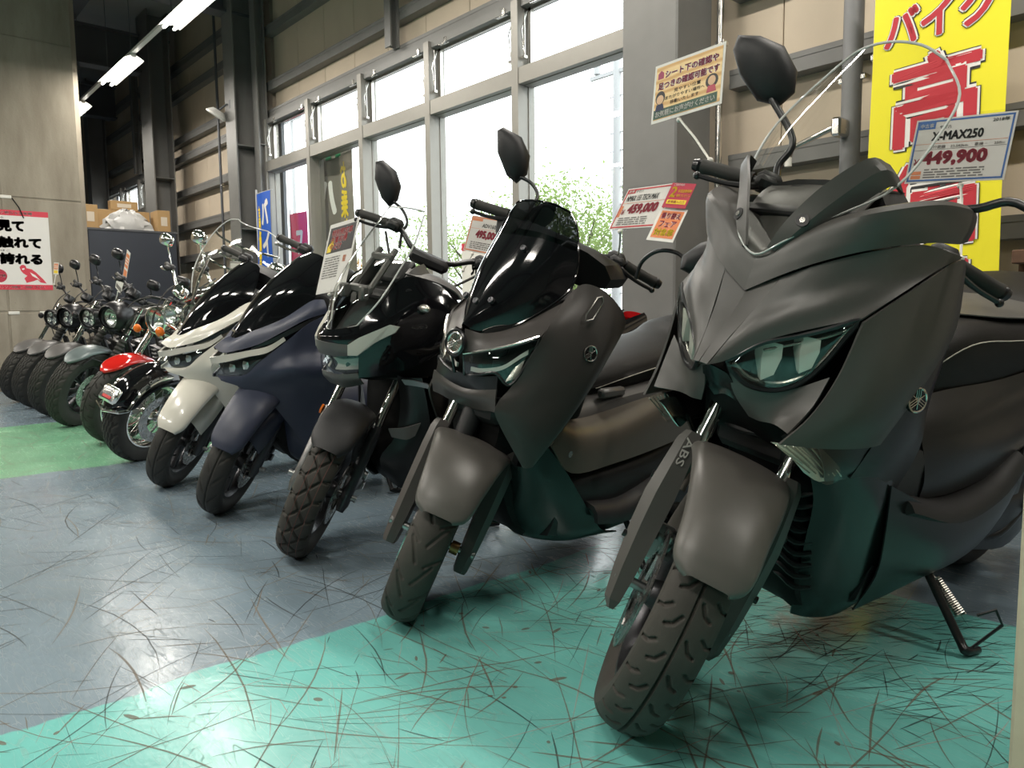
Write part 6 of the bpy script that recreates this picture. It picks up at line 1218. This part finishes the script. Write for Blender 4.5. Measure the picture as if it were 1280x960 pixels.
small_card((-7.0, 1.745, 1.13), .17, .14, 'white sleeve card leaning low before the dark cabinet', 'paper', 'print_grey', [[.93, .33, .1], [-.05, .1, -.99], [-.34, .93, .08]])
c = Card('price_card', 'white price card ending in 900 seen through the tall windshield', 'price card', .21, .148, frame4((-4.52, 1.78, 1.10), RF)); c.frame('border', .004, .005, 'print_grey'); c.text('price', '54,900', .05, .055, .13, .034, 'print_crimson', .05); c.lines(.03, .014, .12, .03, 3, seed=12); c.clip(.1, (.1, -.06, 0))
c = Card('price_card', 'red and white price card between the adventure scooter bars', 'price card', .21, .148, frame4((-2.30, 2.02, 1.02), RF)); c.frame('border', .004, .006, 'print_red'); c.text('price', '389,000', .04, .055, .14, .034, 'print_crimson', .05); c.lines(.03, .014, .12, .03, 3, seed=13); c.clip(.1, (.1, -.06, 0))
# wall poster on the concrete
PM = frame4((CX_+.0125, 1.845, 1.165), [[0, 0, 1], [1, 0, 0], [0, 1, 0]])
def wall_poster(M, label):
    c = Card('wall_poster', label, 'poster', .62, .90, M, sleeve=False, centred=False); c.o = (-.62, 0); 
    for o in list(c.e.children): o.location.x = -.62
    c.rect('top_band', 0, .838, .62, .062, 'print_pink'); c.text('band_lettering', 'バイク館なら全車種', .06, .853, .40, .034, 'print_white', .02); c.rect('bottom_band', 0, 0, .62, .058, 'print_pink'); c.text('band_lettering', 'エンジン始動もご相談ください', .08, .014, .46, .032, 'print_white', .015)
    for i, (t, w) in enumerate((('見て', .26), ('触れて', .42), ('誇れる', .42))): c.text('headline', t, .115, .655-.185*i, w, .135, 'print_black', .045, halo=('print_grey', .03))
    c.text('ruby_lettering', 'み', .15, .80, .03, .022, 'print_black', .005); c.text('ruby_lettering', 'ほこ', .13, .432, .09, .022, 'print_black', .005)
    c.poly('round_stamp', [(.10+.075*cos(t), .155+.075*sin(t)) for t in np.arange(24)*pi/12], 'print_crimson'); c.text('stamp_lettering', 'バイク館', .04, .14, .12, .034, 'print_white', .02, z=.0014)
    q = [(.30, .26), (.33, .275), (.36, .25), (.42, .235), (.46, .20), (.53, .12), (.56, .075), (.50, .085), (.47, .12), (.43, .10), (.36, .08), (.34, .13), (.37, .16), (.33, .19), (.31, .22)]
    c.poly('rider_drawing', q, 'print_pink'); c.poly('rider_drawing', [(.335+.03*cos(t), .255+.03*sin(t)) for t in np.arange(16)*pi/8], 'print_pink', .0007); c.poly('rider_highlight', [(.40, .20), (.45, .17), (.50, .105), (.47, .13), (.42, .16)], 'print_white', .0009); c.poly('rider_highlight', [(.32, .24), (.345, .25), (.35, .235), (.33, .225)], 'print_white', .0011)
    return c
wall_poster(PM, 'white poster with bold black lettering and red bands on the concrete wall')
c = Card('wall_poster', 'small white poster with a red corner taped to the window behind the price card', 'poster', .36, .52, frame4((-4.93, 3.938, 1.17), [[1, 0, 0], [0, 0, -1], [0, 1, 0]]), sleeve=False); c.rect('red_corner', .0, .46, .13, .06, 'print_pink'); c.text('headline', '見て', .12, .25, .22, .14, 'print_black', .045); c.text('headline', '触れ', .12, .06, .22, .13, 'print_black', .045)
# ------------------------------------------------------------------ banners
def banner(name, label, w, h, M, m_, wave=.012):
    e = empty(name, M=M); tag(e, label, 'banner'); P = []
    for i in range(25):
        z = h*i/24; P.append([(x, z, wave*sin(x*9+z*3)) for x in np.linspace(0, w, 13)])
    q = MB(); q.grid(np.array(P)); q.grid(np.array(P)-V(0, 0, .0015), flip=True); q.build('cloth', m_, e, smooth=180); return e
def btext(e, name, body, x, y, w, h, m_, z, bold=.05, mirror=False, wave=.012, shear=0.):
    q = MB(); text_fit(q, body, x, y, w, h, 0, bold, mirror, shear); v = np.vstack(q.v); v[:, 2] = z+wave*np.sin(v[:, 0]*9+v[:, 1]*3); q.v = [v]; q.build(name, m_, e, smooth=0, weld=False)
MY = frame4((-1.585, 3.60, .62), [[1, 0, -.04], [0, .05, -1], [0, 1, .05]])
e = banner('sale_banner', 'tall yellow vertical banner with large red lettering on the wall', .56, 1.80, MY, 'banner_yellow')
def bchar(e, body, x, y, w, h):
    k = h*.035
    btext(e, 'lettering_outline', body, x-k, y-k, w+2*k, h+2*k, 'print_black', .003, .085); btext(e, 'lettering_rim', body, x-k*.7, y-k*.7, w+1.4*k, h+1.4*k, 'print_white', .0045, .066); btext(e, 'lettering', body, x, y, w, h, 'banner_red', .006, .032)
bchar(e, 'バイク', .05, 1.41, .46, .17); bchar(e, '高', .09, .95, .38, .40); bchar(e, '価', .07, .50, .40, .38); bchar(e, '買', .07, .08, .40, .36)
q = MB(); q.prism([(0, 1.70, .006), (.12, 1.74, .006), (.28, 1.80, .006), (0, 1.80, .006)], (0, 0, 1), .002); q.build('green_corner', 'banner_green', e, smooth=0)
MBU = frame4((-8.97, 3.80, .55), [[1, 0, 0], [0, 0, -1], [0, 1, 0]])
e = banner('sale_banner', 'blue vertical banner with white lettering beside the farthest window', .42, 1.74, MBU, 'banner_blue')
for i, ch in enumerate('バイク買'): btext(e, 'lettering', ch, .13, 1.36-.38*i, .24, .30, 'print_white', .004)
MB().cyl((-.012, -.55, -.012), (-.012, 1.80, -.012), .012).build('pole', 'pole_grey', e); MB().box((-.012, -.53, -.012), (.26, .04, .26), bev=.01).build('base', 'grey_pipe', e, smooth=0); MB().cyl((-.02, 1.75, -.012), (.44, 1.75, -.012), .006).build('cross_bar', 'pole_grey', e)
btext(e, 'side_lettering', '高\n価\n買\n取', .03, .5, .07, 1.1, 'print_yellow', .004, .02)
MP = frame4((-12.75, 6.0, .6), [[1, 0, 0], [0, 0, -1], [0, 1, 0]])
e = banner('sale_banner', 'pink vertical banner standing outside the farthest window', .66, 2.0, MP, 'banner_pink'); btext(e, 'lettering', 'フ\nェ\nア', .26, .3, .26, 1.4, 'print_white', .004); MB().cyl((0, -.6, -.01), (0, 2.1, -.01), .014).build('pole', 'pole_grey', e)
MG = frame4((-8.14, 4.17, .25), [[1, 0, 0], [0, 0, -1], [0, 1, 0]])
e = banner('sale_banner', 'grey backlit banner hung outside the window, lettering seen in reverse', .86, 2.36, MG, 'banner_grey')
for i, ch in enumerate('バイク'): btext(e, 'lettering', ch, .10, 1.70-.66*i, .38, .46, 'print_white', .004, .05, True)
btext(e, 'side_lettering', 'お\n乗\nり\n換\nえ', .56, .75, .16, 1.5, 'print_yellow', .004, .03, True)
for i in range(4): MB().box((.10+.22*i, 2.34, .004), (.11, .05, .004)).build('green_tape', 'banner_green', e, smooth=0)
MB().cyl((-.04, 2.37, 0), (.90, 2.37, 0), .010).build('hanger_bar', 'pole_grey', e)
for x in (.02, .84): MB().cyl((x, 2.37, 0), (x, 2.37, .06), .006).build('hanger_hook', 'pole_grey', e)
# ------------------------------------------------------------------ outside
g_ = MB(); g_.add([(-60, WALL_Y+.22, -.05), (30, WALL_Y+.22, -.05), (30, 60, -.05), (-60, 60, -.05)], [(0, 1, 2, 3)]); o = g_.build('ground', 'asphalt', smooth=0); o['kind'] = 'structure'
def tree(x, y, h, spread, label, m_, seed, n=2600):
    rg = random.Random(seed); e = empty('tree', (x, y, -.05)); tag(e, label, 'tree', 'trees outside the window'); br = []; q = MB()
    q.tube([(0, 0, 0), (rg.uniform(-.1, .1), 0, h*.3), (rg.uniform(-.2, .2), 0, h*.55)], [.09, .07, .05], 8)
    tips = []
    for i in range(14):
        a = rg.uniform(0, 2*pi); z0 = h*rg.uniform(.28, .55); l = spread*rg.uniform(.5, 1.); p1 = (cos(a)*l*.5, sin(a)*l*.5, z0+h*.14); p2 = (cos(a)*l, sin(a)*l, z0+h*rg.uniform(.2, .42)); q.tube([(0, 0, z0), p1, p2], [.04, .024, .01], 6, sm=3)
        for _ in range(4): t = rg.random(); tips.append(tuple(V(*p1)*(1-t)+V(*p2)*t+V(*[rg.uniform(-.5, .5)*spread*.5 for _ in range(3)])))
    q.build('trunk', 'bark', e); f = MB(); vs = []; fs = []
    for i in range(n):
        c_ = V(*tips[rg.randrange(len(tips))])+V(*[rg.gauss(0, spread*.13) for _ in range(3)]); s_ = rg.uniform(.03, .06); u = nrm(V(*[rg.uniform(-1, 1) for _ in range(3)])); w_ = nrm(np.cross(u, V(*[rg.uniform(-1, 1) for _ in range(3)]))); k = len(vs)
        vs += [c_-u*s_, c_+w_*s_*.5, c_+u*s_, c_-w_*s_*.5]; fs.append((k, k+1, k+2, k+3))
    f.add(vs, fs); f.build('foliage', m_, e, smooth=0, weld=False)['kind'] = 'stuff'
tree(-11.6, 12.0, 4.0, 2.0, 'broad green tree outside behind the brown-grey scooter', 'foliage_green', 1, 9000); tree(-15.6, 12.4, 3.9, 1.9, 'green tree outside behind the red-cornered poster', 'foliage_green', 2, 6500); tree(-16.2, 9.2, 2.5, .9, 'thin autumn-coloured tree outside near the window mullion', 'foliage_autumn', 3, 2200); tree(-26.5, 12.5, 3.0, 1.8, 'low green tree outside beyond the pink banner', 'foliage_green', 5, 4500); tree(-20.5, 13.5, 3.4, 1.8, 'green tree outside behind the adventure scooter screen', 'foliage_green', 7, 4500)
e = empty('floodlight_pole', (-20.9, 10, -.05)); MB().cyl((0, 0, 0), (0, 0, 6.5), .07, .05).build('pole', 'pole_grey', e); MB().box((0, 0, 6.45), (1.2, .06, .06)).build('cross_arm', 'pole_grey', e, smooth=0)
for x in (-.5, -.15, .2, .5): MB().box((x, -.1, 6.62), (.22, .12, .24), rot('x', 20), bev=.03).build('flood_lamp', 'pole_grey', e, smooth=0)
tag(e, 'floodlight pole far outside above the pink banner', 'light pole')
e = empty('utility_pole', (-8.62, 10, -.05)); MB().cyl((0, 0, 0), (0, 0, 5.1), .09, .07).build('pole', 'pole_grey', e)
for i in range(12): MB().cyl((-.16, 0, 1.2+.3*i), (.16, 0, 1.2+.3*i), .012, n=8).build('step_bolt', 'pole_grey', e)
MB().box((-.2, 0, 4.9), (.8, .06, .06)).build('cross_arm', 'pole_grey', e, smooth=0); MB().cyl((-.45, 0, 4.95), (-.45, 0, 5.15), .06).build('insulator', 'pole_grey', e); tag(e, 'pale utility pole outside beside the wide steel column', 'pole')
